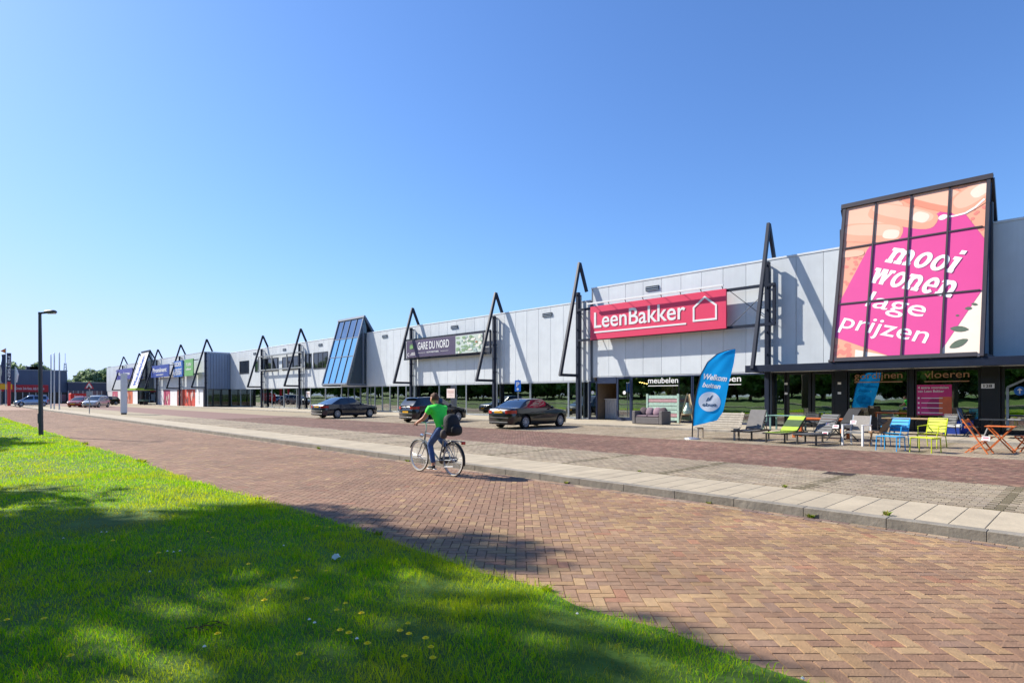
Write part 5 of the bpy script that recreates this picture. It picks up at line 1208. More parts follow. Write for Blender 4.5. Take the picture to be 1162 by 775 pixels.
    if kind == 'hatch':
        b = MB(); b.box(xr+.24, xr+.44, -.55, .55, H-.03, H-.005, bev=.008); b.build('roof_spoiler', paint, t)
        b = MB(); b.tube([(xr+.10, 0, 1.0), (xr+.20, .3, 1.02)], .012, 5); b.build('rear_wiper', M_trim, t)
        b = MB(); b.lathe([(0, 0), (.055, 0), (.06, -.012), (0, -.02)], (xr+.035, 0, .90), 'x', 16); b.build('emblem', M_chrome, t)
    else:
        b = MB(); b.lathe([(0, 0), (.035, 0), (.04, -.01), (0, -.016)], (xr+.04, 0, .925), 'x', 14); b.build('emblem', M_chrome, t)
    return t
P_black = mat('black car paint', '0d0e10', .22, .1, .0, 1, coat=1.); P_navy = mat('dark blue car paint', '121a30', .22, .2, .0, 1, coat=1.)
P_grey = mat('dark grey car paint', '1c1e24', .22, .3, .0, 1, coat=1.); P_silver = mat('pale blue silver paint', '8f9fb5', .25, .5, .0, 1, coat=1.)
P_white = mat('pale silver paint', 'b9bcbd', .25, .4, .0, 1, coat=1.); P_red = mat('red car paint', '8f1420', .25, .1, .0, 1, coat=1.)
car('glossy black saloon car parked nose-in before the blue parking sign', (19.85, 20.25, LOT), R(4), P_black, 'sedan')
car('dark grey hatchback parked nose-in behind the cyclist', (20.1, 28.6, LOT), R(3), P_grey, 'hatch', L=4.2, Wd=1.76, H=1.48, wb=2.58, rear=.75)
car('dark blue saloon car parked nose-in below the blue glass tower', (19.65, 38.3, LOT), R(9), P_navy, 'sedan', L=4.78, Wd=1.8, H=1.44, wb=2.83, rear=1.08)
car('pale blue people carrier parked broadside behind the street lamp', (bx(49, 112), 112, LOT), R(180), P_silver, 'mpv', L=4.1, Wd=1.72, H=1.6, wb=2.6, rear=.7)
car('pale silver estate car parked before the low annex', (bx(116.5, 96), 97, LOT), R(238), P_white, 'mpv', L=4.4, Wd=1.76, H=1.6, wb=2.65, rear=.85)
car('dark red hatchback parked beside the red trailer', (bx(97.5, 100), 100.5, LOT), R(236), P_red, 'hatch', L=3.9, Wd=1.68, H=1.45, wb=2.45, rear=.7)
car('dark small car parked in front of the end of the far wing', (bx(131, 118), 119, LOT), R(190), P_grey, 'hatch', L=4.0, Wd=1.7, H=1.45, wb=2.5, rear=.7)

# ================================================================ bicycle and rider
BX, BY = 7.66, 9.57
t = thing('bicycle', 'silver and black city bicycle ridden along the brick road', 'bicycle', (BX, BY, .003), R(90))
M_frame = mat('silver bicycle frame', '8f9498', .3, .6, .08); M_blkp = mat('black bicycle parts', '1b1b1d', .5); M_wall = mat('pale tyre wall', 'b5ab99', .7)
wbk, wr = 1.2, .345
for xw_, nm in ((0, 'rear'), (wbk, 'front')):
    b = MB(); N = 40
    b.lathe([(wr-.034, -.012), (wr-.018, -.019), (wr-.004, -.012), (wr, 0), (wr-.004, .012), (wr-.018, .019), (wr-.034, .012)], (xw_, 0, wr), 'y', N)
    w_ = b.build('wheel', M_tyre, t, smooth=True)
    b = MB(); 
    for s in (-1, 1): b.lathe([(wr-.033, s*.0135), (wr-.019, s*.0205), (wr-.009, s*.0165)], (xw_, 0, wr), 'y', N)
    b.build('tyre_wall', M_wall, w_)
    b = MB(); b.lathe([(wr-.034, -.013), (wr-.05, -.011), (wr-.05, .011), (wr-.034, .013)], (xw_, 0, wr), 'y', N)
    b.lathe([(.012, -.05), (.024, -.034), (.02, -.02), (.02, .02), (.024, .034), (.012, .05)], (xw_, 0, wr), 'y', 12); b.build('rim', M_silver, w_)
    b = MB()
    for k in range(32):
        a = 2*math.pi*k/32; a2 = a+(.5 if k % 4 < 2 else -.5); s = 1 if k % 2 else -1
        b.tube([(xw_+.02*math.cos(a2), s*.03, wr+.02*math.sin(a2)), (xw_+(wr-.045)*math.cos(a), 0, wr+(wr-.045)*math.sin(a))], .0016, 4, cap=False)
    b.build('spokes', M_silver, w_)
BB = (.47, 0, .30); ST = (.30, 0, .80); HT = (.955, 0, .90); HB = (1.005, 0, .68)
b = MB(); b.tube([BB, ST], .017, 8); b.tube([ST, (.96, 0, .86)], .017, 8); b.tube([BB, (1.0, 0, .70)], .02, 8); b.tube([HT, HB], .02, 8)
for s in (-1, 1): b.tube([(BB[0], s*.03, .30), (0, s*.06, wr)], .011, 6); b.tube([(ST[0]+.01, s*.02, .77), (0, s*.06, wr)], .009, 6)
b.build('frame', M_frame, t, smooth=True)
b = MB()
for s in (-1, 1): b.tube([HB, (1.03, s*.05, .62), (1.10, s*.055, .48), (wbk, s*.055, wr)], [.016, .014, .012, .009], 7)
b.build('fork', M_frame, t, smooth=True)
b = MB(); b.tube([HT, (.935, 0, 1.0), (.955, 0, 1.08)], .014, 8)
for s in (-1, 1): b.tube([(.955, 0, 1.08), (1.0, s*.12, 1.10), (.97, s*.26, 1.085), (.88, s*.30, 1.06)], .011, 7)
h_ = b.build('handlebar', M_silver, t, smooth=True); b = MB()
for s in (-1, 1): b.tube([(.96, s*.268, 1.082), (.84, s*.315, 1.05)], .017, 8)
b.build('grips', M_blkp, h_)
b = MB(); b.tube([ST, (.28, 0, .88)], .012, 8); vs = []; 
b.build('seat_post', M_silver, t)
b = MB(); nn = 8
for k in range(nn+1): 
    s = k/nn; x = .16+.27*s; w_ = .10*(1-s)**.8+.025
    b.v += [(x, w_*math.cos(a), .905+.03*math.sin(a)-.01*s) for a in [2*math.pi*q/10 for q in range(10)]]
b.f = [(k*10+q, k*10+(q+1) % 10, (k+1)*10+(q+1) % 10, (k+1)*10+q) for k in range(nn) for q in range(10)]+[tuple(range(10)), tuple(range(nn*10, nn*10+10))]; b.mi = [0]*len(b.f)
b.build('saddle', M_blkp, t, smooth=True)
for xw_, a0, a1 in ((0, 20, 195), (wbk, 25, 150)):
    b = MB(); ks = 16; vs = []
    for k in range(ks+1):
        a = R(a0+(a1-a0)*k/ks); 
        for y, dr in ((-.028, -.012), (-.016, .012), (.016, .012), (.028, -.012)): rr = wr+.022+dr; vs.append((xw_+rr*math.cos(a), y, wr+rr*math.sin(a)))
    b.add(vs, [(k*4+q, k*4+q+1, k*4+q+5, k*4+q+4) for k in range(ks) for q in range(3)]); b.build('mudguard', M_blkp, t)
b = MB()
for s in (-1, 1): b.tube([(.25, s*.06, .735), (-.30, s*.07, .735)], .007, 6); b.tube([(-.02, s*.065, wr+.03), (-.10, s*.07, .735)], .006, 6); b.tube([(.0, s*.065, wr+.03), (.12, s*.065, .735)], .006, 6)
for k in range(4): b.tube([(-.28+.15*k, -.07, .735), (-.28+.15*k, .07, .735)], .006, 6)
b.build('rear_rack', M_frame, t)
b = MB(); b.box(-.355, -.31, -.05, .05, .68, .745, bev=.012); b.build('rear_light', M_tail, t)
b = MB(); b.lathe([(.0, .0), (.035, .01), (.045, .05), (.0, .055)], (1.06, 0, .80), 'x', 12); b.build('head_lamp', M_chrome, t)
b = MB(); b.tube([(0, -.07, wr), (.47, -.07, .30)], [.055, .085], 12); b.build('chain_case', M_blkp, t)
cr = R(-78); c1 = (BB[0]+.17*math.cos(cr), .1, BB[2]+.17*math.sin(cr)); c2 = (BB[0]-.17*math.cos(cr), -.1, BB[2]-.17*math.sin(cr))
b = MB(); b.tube([BB, (BB[0], .09, .30), c1], .012, 6); b.tube([BB, (BB[0], -.09, .30), c2], .012, 6); b.build('crank', M_silver, t)
for c, s in ((c1, 1), (c2, -1)): b = MB(); b.box(c[0]-.05, c[0]+.05, min(c[1], c[1]+s*.1), max(c[1], c[1]+s*.1), c[2]-.012, c[2]+.012, bev=.005); b.build('pedal', M_blkp, t)
b = MB(); b.tube([(.20, .07, .19), (-.10, .085, .22)], .009, 6); b.tube([(.04, .06, wr), (.18, .05, .17)], .006, 5); b.build('side_stand', M_silver, t)

def skin(name, chains, m, parent, sub=2, extra=None):
    """one continuous skinned surface; chains = list of [(x,y,z,r),...], first points may coincide to branch"""
    V = []; E = []; Rr = []; idx = {}
    for ch in chains:
        prev = None
        for (x, y, z, r) in ch:
            k = (round(x, 4), round(y, 4), round(z, 4))
            if k not in idx: idx[k] = len(V); V.append((x, y, z)); Rr.append(r if isinstance(r, tuple) else (r, r))
            if prev is not None and prev != idx[k]: E.append((prev, idx[k]))
            prev = idx[k]
    me = bpy.data.meshes.new('tmp'); me.from_pydata(V, E, []); o = bpy.data.objects.new('tmp', me); COL.objects.link(o)
    md = o.modifiers.new('s', 'SKIN'); md.use_smooth_shade = True
    for i, sv in enumerate(me.skin_vertices[0].data): sv.radius = Rr[i]; sv.use_root = (i == 0)
    if sub: ms = o.modifiers.new('u', 'SUBSURF'); ms.levels = sub; ms.render_levels = sub
    dg = bpy.context.evaluated_depsgraph_get(); dg.update()
    r = bpy.data.meshes.new_from_object(o.evaluated_get(dg)); bpy.data.objects.remove(o); bpy.data.meshes.remove(me)
    vs = [tuple(v.co) for v in r.vertices]; fs = [tuple(p.vertices) for p in r.polygons]; bpy.data.meshes.remove(r)
    if parent is None: return vs, fs
    b = MB(); b.add(vs, fs)
    if extra: 
        for (v2, f2) in extra: b.add(v2, f2)
    o = b.build(name, m, parent, smooth=True); o.data.polygons.foreach_set('use_smooth', [True]*len(o.data.polygons)); return o
def ball(c, r, sc=(1, 1, 1), nu=16, nv=10, fn=None):
    vs = []; fs = []
    for i in range(nv+1):
        th = math.pi*i/nv
        for j in range(nu):
            ph = 2*math.pi*j/nu; p = [math.sin(th)*math.cos(ph), math.sin(th)*math.sin(ph), math.cos(th)]
            k = fn(p) if fn else 1.; vs.append((c[0]+r*sc[0]*p[0]*k, c[1]+r*sc[1]*p[1]*k, c[2]+r*sc[2]*p[2]*k))
    for i in range(nv):
        for j in range(nu): fs.append((i*nu+j, i*nu+(j+1) % nu, (i+1)*nu+(j+1) % nu, (i+1)*nu+j))
    return vs, fs
p = thing('person', 'cyclist in a bright green t-shirt and blue jeans riding away', 'person', (BX, BY, .003), R(90))
M_skin = mat('skin', 'b98468', .55, 0, .06, 20); M_shirt = mat('green t-shirt', '46f24e', .8, 0, .10, 7, .9); M_jean = mat('blue denim', '3c5a8c', .85, 0, .2, 9, .8)
M_hair = mat('brown hair', '5a3a26', .8, 0, .3, 40); M_shoe = mat('dark shoe', '1d1f24', .7); M_sole = mat('shoe sole', 'd8d6d0', .7)
hip = (.33, 0, .98); chest = (.50, 0, 1.30); neck = (.565, 0, 1.465); 
def arm(s): return [(chest[0]+.03, s*.05, 1.38, .09), (.555, s*.185, 1.40, .062), (.67, s*.25, 1.20, .047), (.78, s*.285, 1.135, .038), (.87, s*.30, 1.09, .027), (.905, s*.303, 1.085, .03)]
def leg(s, knee, ank): return [(hip[0], 0, hip[2], .13), (hip[0]+.03, s*.095, hip[2]-.03, .095), tuple(knee)+(.062,), ((knee[0]*.45+ank[0]*.55), (knee[1]+ank[1])/2, (knee[2]*.5+ank[2]*.5), .055), tuple(ank)+(.036,)]
knL, anL = (.625, .135, .64), (.475, .15, .215); knR, anR = (.75, -.13, .86), (.42, -.15, .55)
ch = [[(hip[0], 0, hip[2], (.115, .10)), (.40, 0, 1.13, (.11, .085)), (chest[0], 0, chest[2], (.14, .09)), (.545, 0, 1.40, (.105, .075)), neck+(.05,), (.60, 0, 1.53, .06), (.625, 0, 1.60, .088), (.63, 0, 1.65, .085)]]
def branch(first, pts): return [first]+pts[1:]
ch += [[(.545, 0, 1.40, (.105, .075))]+arm(s)[1:] for s in (1, -1)]
ch += [[(hip[0], 0, hip[2], (.115, .10))]+leg(s, k_, a_)[1:]+[(a_[0]+.08, a_[1], a_[2]-.06, .034), (a_[0]+.16, a_[1], a_[2]-.075, .025)] for s, k_, a_ in ((1, knL, anL), (-1, knR, anR))]
ext = []
def headfn(q):                                              # skull with a chin, brow and jaw
    k = 1.
    if q[2] < -.2 and q[0] > -.1: k *= 1+.10*q[0]
    if q[2] < -.3: k *= 1-.10*abs(q[1])
    return k
hd = ball((.645, .0, 1.605), .098, (1.02, .80, 1.22), 20, 14, headfn); ext.append(hd)
ext.append(ball((.752, 0, 1.595), .016, (1.2, .8, 1.5), 8, 6)); 
for s in (1, -1): ext.append(ball((.64, s*.079, 1.60), .024, (.75, .4, 1.3), 8, 6))
for s in (1, -1):                                           # hands: palm from the arm, four fingers and a thumb round the grip
    for k in range(4):
        fx = .925-.024*k; ext.append(skin('x', [[(fx-.012, s*.298, 1.098, .011), (fx+.0, s*.322, 1.088, .0095), (fx+.0, s*.330, 1.062, .009), (fx-.006, s*.315, 1.048, .0075-.0005*k)]], M_skin, None, 1))
    ext.append(skin('x', [[(.885, s*.290, 1.085, .012), (.93, s*.272, 1.072, .010), (.945, s*.285, 1.055, .008)]], M_skin, None, 1))
skin('body', ch, M_skin, p, 2, ext)
# eyes, brows and mouth
b = MB()
for s in (1, -1): v_, f_ = ball((.733, s*.033, 1.612), .010, (.6, 1.1, .7), 8, 6); b.add(v_, f_)
b.build('eyes', M_shoe, p, smooth=True)
b = MB(); v_, f_ = ball((.735, 0, 1.55), .011, (.5, 2., .5), 8, 6); b.add(v_, f_); b.build('mouth', mat('lips', '9a5a50', .5), p, smooth=True)
# hair cap
def hairfn(q):
    return 1.0 if q[2] > .05 or q[0] < -.15 else .86
v_, f_ = ball((.635, 0, 1.625), .106, (1.02, .84, 1.12), 22, 16, lambda q: (1.0+.05*math.sin(9*q[1]+5*q[0])*max(q[2], 0)) if (q[2] > .35 or (q[0] < .05 and q[2] > -.42)) else .6)
b = MB(); b.add(v_, f_); b.build('hair', M_hair, p, smooth=True)
# t-shirt
sh = [[(.32, 0, .915, (.165, .14)), (.34, 0, 1.00, (.160, .134)), (.39, 0, 1.13, (.168, .135)), (chest[0]-.01, 0, chest[2], (.188, .135)), (.54, 0, 1.40, (.165, .118)), (.565, 0, 1.475, .088)]]
sh += [[(.54, 0, 1.40, (.165, .118)), (.555, s*.185, 1.405, .084), (.63, s*.228, 1.27, .080)] for s in (1, -1)]
skin('t_shirt', sh, M_shirt, p, 2)
je = [[(hip[0]+.03, 0, 1.10, (.140, .118)), (hip[0]+.01, 0, 1.02, (.150, .125)), (hip[0], 0, hip[2]-.02, (.155, .128))]]
je += [[(hip[0], 0, hip[2]-.02, (.155, .128)), (hip[0]+.03, s*.095, hip[2]-.05, .105), (k_[0], k_[1], k_[2], .074), ((k_[0]*.45+a_[0]*.55), (k_[1]+a_[1])/2, (k_[2]+a_[2])/2, .066), (a_[0]+.005, a_[1], a_[2]+.025, .054)] for s, k_, a_ in ((1, knL, anL), (-1, knR, anR))]
skin('jeans', je, M_jean, p, 2)
for a_ in (anL, anR):
    o = skin('shoe', [[(a_[0]-.04, a_[1], a_[2]-.035, .042), (a_[0]+.03, a_[1], a_[2]-.045, .046), (a_[0]+.11, a_[1], a_[2]-.058, .04), (a_[0]+.18, a_[1], a_[2]-.068, .028)]], M_shoe, p, 2)
    b = MB(); b.box(a_[0]-.085, a_[0]+.205, a_[1]-.04, a_[1]+.04, a_[2]-.098, a_[2]-.078, bev=.008); b.build('sole', M_sole, o)
# rucksack on the rack
t = thing('rucksack', 'bulging black rucksack strapped upright on the bicycle rack', 'rucksack', (BX, BY, .745), R(90))
M_bag = mat('black nylon', '17181b', .75, 0, .3, 10, .6)
skin('main_bag', [[(.04, 0, .08, (.20, .15)), (.03, 0, .24, (.215, .165)), (.06, 0, .42, (.20, .15)), (.12, 0, .56, (.15, .11))]], M_bag, t, 2)
skin('front_pocket', [[(-.10, 0, .10, (.15, .08)), (-.12, 0, .24, (.16, .085)), (-.09, 0, .34, (.13, .07))]], M_bag, t, 2)
skin('side_pocket', [[(.09, .17, .04, .075), (.08, .19, .15, .085), (.09, .17, .25, .06)]], mat('grey nylon', '4a423e', .8, 0, .2, 10), t, 2)
b = MB()
for z in (.13, .31): b.tube([(-.10, .06, z), (.08, .19, z), (.24, .12, z)], .009, 6)
b.build('straps', M_blkp, t)
# ================================================================ goods set out before the store
def gp(px, py, z=LOT): return ground_pt(px, py, z)
M_teak = mat('grey weathered teak', 'a99e8d', .8, 0, .2, 12); M_dkfr = mat('dark garden frame', '33312f', .5)
def place(name, label, cat, px, py, rz, z=LOT, group=None):
    x_, y_ = gp(px, py, z); return thing(name, label, cat, (x_, y_, z), R(rz), group)
# local axes: x = facing direction; rz 180 faces the street
def lounger(t, fabric, frame, back=48, L=1.62, W_=.64, stripe=None, slats=False):
    zs = .32; xb = -.15; lb = .78; ca, sa = math.cos(R(back)), math.sin(R(back)); hw_ = W_/2
    b = MB()
    for s in (-1, 1): b.beam((L-.75, s*hw_, zs), (-.80, s*hw_, zs), .035, .05)
    b.beam((L-.75, -hw_, zs), (L-.75, hw_, zs), .035, .045); b.beam((-.8, -hw_, zs), (-.8, hw_, zs), .03, .04)
    for s in (-1, 1): b.beam((xb, s*(hw_-.04), zs+.02), (xb-lb*ca, s*(hw_-.04), zs+.02+lb*sa), .035, .04)
    b.beam((xb-lb*ca, -hw_+.04, zs+.02+lb*sa), (xb-lb*ca, hw_-.04, zs+.02+lb*sa), .035, .04)
    b.build('frame', frame, t)
    for s in (-1, 1):
        for x_ in (L-.95, -.65): b = MB(); b.beam((x_, s*hw_, 0), (x_, s*hw_, zs), .04, .045, up=(1, 0, 0)); b.build('leg', frame, t)
        b = MB(); b.beam((xb-lb*.62*ca, s*(hw_-.09), zs+lb*.62*sa), (-.72, s*(hw_-.09), zs+.03), .025); b.build('back_strut', frame, t)
    if slats:
        b = MB()
        for k in range(9): x_ = xb+.06+k*.125; b.box(x_, x_+.1, -hw_+.02, hw_-.02, zs+.025, zs+.045)
        b.build('seat', fabric, t); b = MB()
        for k in range(7): u = .05+k*.108; b.beam((xb-u*ca, -hw_+.05, zs+.06+u*sa), (xb-u*ca, hw_-.05, zs+.06+u*sa), .085, .02, up=(sa, 0, ca))
        b.build('backrest', fabric, t)
    else:
        b = MB(); nn = 10; vs = []
        for k in range(nn+1): x_ = xb+(L-.6-.15-xb)*k/nn; sag = -.03*math.sin(math.pi*k/nn); vs += [(x_, -hw_+.02, zs+.03), (x_, 0, zs+.03+sag), (x_, hw_-.02, zs+.03)]
        b.add(vs, [(3*k+q, 3*k+q+1, 3*k+q+4, 3*k+q+3) for k in range(nn) for q in (0, 1)]); b.build('seat', fabric, t)
        b = MB(); b.beam((xb, 0, zs+.055), (xb-lb*ca, 0, zs+.055+lb*sa), W_-.08, .022, up=(sa, 0, ca)); b.build('backrest', fabric, t)
        if stripe: b = MB(); b.beam((xb-.2*ca, 0, zs+.07+.2*sa), (xb-.55*ca, 0, zs+.07+.55*sa), W_-.082, .012, up=(sa, 0, ca)); b.build('stripe', stripe, t)
    return t
t = place('sun_lounger', 'grey mesh sun lounger with raised back and pale paper on its head', 'sun lounger', 853, 498.5, 178, group='sun loungers for sale'); lounger(t, mat('grey mesh', '6d6a68', .8), M_dkfr, 60)
t = place('sun_lounger', 'lime green sun lounger with dark green stripe left of the orange table', 'sun lounger', 892, 501.5, 172, group='sun loungers for sale'); lounger(t, mat('lime mesh', '9db53a', .8), M_dkfr, 38, stripe=mat('dark green mesh', '3d5230', .8))
t = place('sun_lounger', 'charcoal slatted sun lounger with white price cards on its back', 'sun lounger', 930, 504, 165, group='sun loungers for sale'); lounger(t, mat('charcoal slats', '4a4b4d', .5), M_dkfr, 50, slats=True)
# slatted bench
t = place('garden_bench', 'pale weathered slatted bench beside the blue feather banner', 'bench', 818, 497.5, 186)
b = MB()
for k in range(4): b.box(.1+k*.115, .195+k*.115, -.75, .75, .40, .425, bev=.005)
b.build('seat', M_teak, t); b = MB()
for k in range(6): u = .06+k*.105; b.beam((.08-u*.62, -.75, .43+u*.80), (.08-u*.62, .75, .43+u*.80), .085, .022, up=(.8, 0, .62))
b.build('backrest', M_teak, t)
for s in (-1, 1):
    for x_ in (.5, .06): b = MB(); b.box(x_-.03, x_+.03, s*.66-.03, s*.66+.03, 0, .398, bev=.006); b.build('leg', mat('pale bench leg', 'a79c8d', .7), t)
    b = MB(); b.beam((.1, s*.66, .39), (-.34, s*.66, .95), .05, .035); b.build('back_post', M_teak, t)
    b = MB(); b.beam((.53, s*.66, .36), (.03, s*.66, .36), .04, .05); b.build('seat_rail', M_teak, t)
def tagcard(px, py, Xd, label, w=.2, h=.15, rz=180, tilt=25):
    Y_ = fy(px, Xd); z = fz(px, py, Xd); t = thing('price_card', label, 'price card', (Xd, Y_, z), R(rz), 'price cards on the garden goods'); t.rotation_euler = (0, R(-tilt), R(rz))
    b = MB(); b.box(0, .006, -w/2, w/2, 0, h); b.build('card', M_sticker, t); b = MB(); b.box(.006, .008, -w*.35, w*.35, h*.5, h*.82); b.box(.006, .008, -w*.35, w*.1, h*.15, h*.3); b.build('print', mat('price print', 'c86a78', .6), t); return t
# feather banner
x_, y_ = gp(785.5, 498); t = thing('feather_banner', 'tall bright blue feather banner with white script and round emblem on a round base', 'banner', (x_, y_, LOT), R(-88)); t.scale = (1.16, 1, 1)
b = MB(); b.lathe([(0, .07), (.10, .07), (.24, .03), (.26, 0), (0, 0)], (0, 0, 0), 'z', 24); b.build('base', M_alu, t)
pole = [(0, 0, .06), (.015, 0, .6), (.05, 0, 1.1), (.15, 0, 1.75), (.275, 0, 2.3), (.5, 0, 2.75), (.80, 0, 3.02), (1.12, 0, 3.13), (1.36, 0, 3.16)]
edge_r = [(.46, .80), (.725, .875), (1.1, 1.0), (1.55, 1.1), (2.1, 1.2), (2.65, 1.3), (3.16, 1.365)]
b = MB(); b.tube(pole, [.02, .019, .018, .016, .014, .012, .010, .008, .007], 7); b.build('pole', M_black, t)
def pz(z): 
    for a, c in zip(pole[:-1], pole[1:]):
        if a[2] <= z <= c[2]: f = (z-a[2])/max(c[2]-a[2], 1e-6); return a[0]+(c[0]-a[0])*f
    return pole[-1][0]
NL, NH = 14, 40; vs = []
for i in range(NH+1):
    z = .46+(3.155-.46)*i/NH; xl_ = pz(z); xr_ = 0
    for (z0_, a_), (z1_, c_) in zip(edge_r[:-1], edge_r[1:]):
        if z0_ <= z <= z1_: xr_ = a_+(c_-a_)*(z-z0_)/(z1_-z0_)
    zshift = lambda u: .24*u*max(0, 1-(z-.46)/.5)
    xr_ = max(xr_, xl_+.01)
    for j in range(NL+1):
        u = j/NL; wv = .035*math.sin(5*u+3.2*z)*u + .018*math.sin(11*u-6*z)*u*(1-u)*2
        vs.append((xl_+(xr_-xl_)*u, wv, z+zshift(u)))
b = MB(); b.add(vs, [(i*(NL+1)+j, i*(NL+1)+j+1, (i+1)*(NL+1)+j+1, (i+1)*(NL+1)+j) for i in range(NH) for j in range(NL)])
b.build('cloth', clothmat('banner blue', '1fa6f2'), t, smooth=True)
def bsurf(b, s, x0, z0, width, cap, ang=-8, bold=.0):
    ax = Vector((math.cos(R(ang)), 0, math.sin(R(ang)))); up = Vector((-math.sin(R(ang)), 0, math.cos(R(ang))))
    tmp = MB(); text(tmp, s, (x0, 0, z0), ax, up, width, cap, .002, bold, .25)
    for i, v in enumerate(tmp.v):
        z = v[2]; u = min(max((v[0]-pz(z))/(1.2-pz(z)), 0), 1); wv = .035*math.sin(5*u+3.2*z)*u + .018*math.sin(11*u-6*z)*u*(1-u)*2
        tmp.v[i] = (v[0], wv-.006-v[1]*0-(.004 if v[1] < -.001 else 0), v[2])
    b.add(tmp.v, tmp.f)
b = MB(); bsurf(b, 'Welkom', .36, 2.16, .76, .20, bold=.025); bsurf(b, 'buiten', .33, 1.88, .58, .17, bold=.025); b.build('lettering', M_wcloth, t)
b = MB(); vs = []; N = 30; cxx, czz, rr_ = .56, 1.35, .345
def onb(x_, z, d): 
    u = min(max((x_-pz(z))/(1.2-pz(z)), 0), 1); return (x_, .035*math.sin(5*u+3.2*z)*u + .018*math.sin(11*u-6*z)*u*(1-u)*2-d, z)
vs = [onb(cxx, czz, .008)]
for q in (.33, .66, 1.): vs += [onb(cxx+rr_*q*math.cos(2*math.pi*k/N), czz+rr_*q*math.sin(2*math.pi*k/N), .008) for k in range(N)]
fs = [(0, 1+k, 1+(k+1) % N) for k in range(N)]+[(1+q*N+k, 1+q*N+(k+1) % N, 1+(q+1)*N+(k+1) % N, 1+(q+1)*N+k) for q in (0, 1) for k in range(N)]
b.add(vs, fs); b.build('emblem', M_wcloth, t)
b = MB(); tmp = MB(); text(tmp, 'ebue', (cxx-.22, 0, czz-.16), (1, 0, 0), UP, .44, .13, .002, .015); tmp.v = [onb(v[0], v[2], .014 if v[1] > -.001 else .018) for v in tmp.v]; b.add(tmp.v, tmp.f)
for P_ in ([(-.05, .02), (.03, .05), (.12, .24), (.05, .2)], [(-.12, -.0), (-.06, .02), (.0, .16), (-.05, .14)]): b.add([onb(cxx+a, czz+c, .016) for a, c in P_], [(0, 1, 2, 3)])
b.build('emblem_print', mat('banner dark', '1d3f63', .6), t)
# sofa and cushions
Xs = 26.3; ys1, ys0 = fy(717, Xs-.45), fy(751, Xs-.45); yc = (ys1+ys0)/2; t = thing('outdoor_sofa', 'grey woven two seat outdoor sofa standing left of the blue banner', 'sofa', (Xs, yc, PAVE), R(180)); hw_ = (ys1-ys0)/2
M_wick = mat('grey wicker', '6c6766', .8, 0, .2, 40, .5); M_cush = mat('mauve cushion', '6f5f66', .9, 0, .1, 10)
b = MB(); b.box(-.4, .42, -hw_+.19, hw_-.19, .02, .36, bev=.02); b.build('base', M_wick, t)
for s in (-1, 1): b = MB(); b.box(-.42, .44, s*(hw_-.09)-.09, s*(hw_-.09)+.09, .02, .68, bev=.02); b.build('armrest', M_wick, t)
b = MB(); b.box(-.42, -.25, -hw_+.185, hw_-.185, .362, .74, bev=.02); b.build('backrest', M_wick, t)
for s in (-1, 1): b = MB(); b.box(-.24, .41, s*(hw_-.2)/2-(hw_-.2)/2+.005, s*(hw_-.2)/2+(hw_-.2)/2-.005, .364, .47, bev=.04); b.build('seat_cushion', M_cush, t)
M_pil = [mat('mauve pillow', '7d6972', .9, 0, .15, 12), mat('dark mauve pillow', '4d4045', .9, 0, .15, 12), mat('pinkish pillow', '8d727c', .9, 0, .15, 12)]
for k, (yy, mm, lb) in enumerate(((.62, 1, 'dark mauve pillow in the left corner of the sofa'), (.22, 0, 'large grey mauve pillow in the middle of the sofa'), (-.25, 2, 'pinkish pillow with a white card on the sofa'), (-.6, 1, 'dark pillow in the right corner of the sofa'))):
    tt = thing('pillow', lb, 'pillow', (Xs+.10, yc-yy*-1, PAVE+.47), R(180), 'pillows on the sofa'); tt.rotation_euler = (R(8*(k-1.5)), R(-22), R(180))
    v_, f_ = ball((0, 0, .2), .22, (.42, 1., .95), 16, 10, lambda q: 1+.28*(abs(q[1])*abs(q[2]))); b = MB(); b.add(v_, f_); b.build('cover', M_pil[mm], tt, smooth=True)
# painted slat panel behind the sofa
Xp_ = 28.35; y1, y0 = fy(733.5, Xp_), fy(770.5, Xp_); zt = fz(752, 447.5, Xp_)
t = thing('plank_screen', 'pale green and pink painted plank panel leaning behind the sofa', 'plank panel', (Xp_, (y0+y1)/2, PAVE)); M_mint = mat('mint paint', 'a9c4b4', .7, 0, .2, 8); M_pinkp = mat('faded pink paint', 'b88f92', .7, 0, .2, 8)
b = MB(); nsl = 7
for k in range(nsl):
    za_ = PAVE+.12+(zt-PAVE-.15)*k/nsl; b.box(Xp_, Xp_+.03, y0+.12, y1-.12, za_, za_+(zt-PAVE-.15)/nsl-.03, mi=1 if k in (1, 5) else 0, bev=.004)
b.build('planks', [M_mint, M_pinkp], t, True)
for yy in (y0, y1-.11): b = MB(); b.box(Xp_-.02, Xp_+.05, yy, yy+.11, PAVE, zt+.03, bev=.006); b.build('post', M_mint, t, True)
# wooden rack beside
Xq = 27.7; yq = fy(781, Xq); t = thing('folding_easel', 'pale wooden folding easel with a glass bottle shape left of the blue banner', 'easel', (Xq, yq, PAVE))
b = MB(); b.beam((-.1, .45, 0), (.05, .1, 1.55), .05); b.beam((-.1, -.45, 0), (.05, -.05, 1.55), .05); b.beam((-.06, .35, .5), (-.06, -.35, .5), .05); b.beam((.5, .0, 0), (.05, .02, 1.5), .04); b.build('frame', mat('pale pine', 'c2ab86', .7), t)
b = MB(); b.lathe([(0, .53), (.2, .53), (.22, .7), (.1, .95), (.06, 1.1), (.0, 1.1)], (-.09, .0, 0), 'z', 16); b.build('bottle', mat('dull glass', '8aa39a', .2, 0, .1), t)
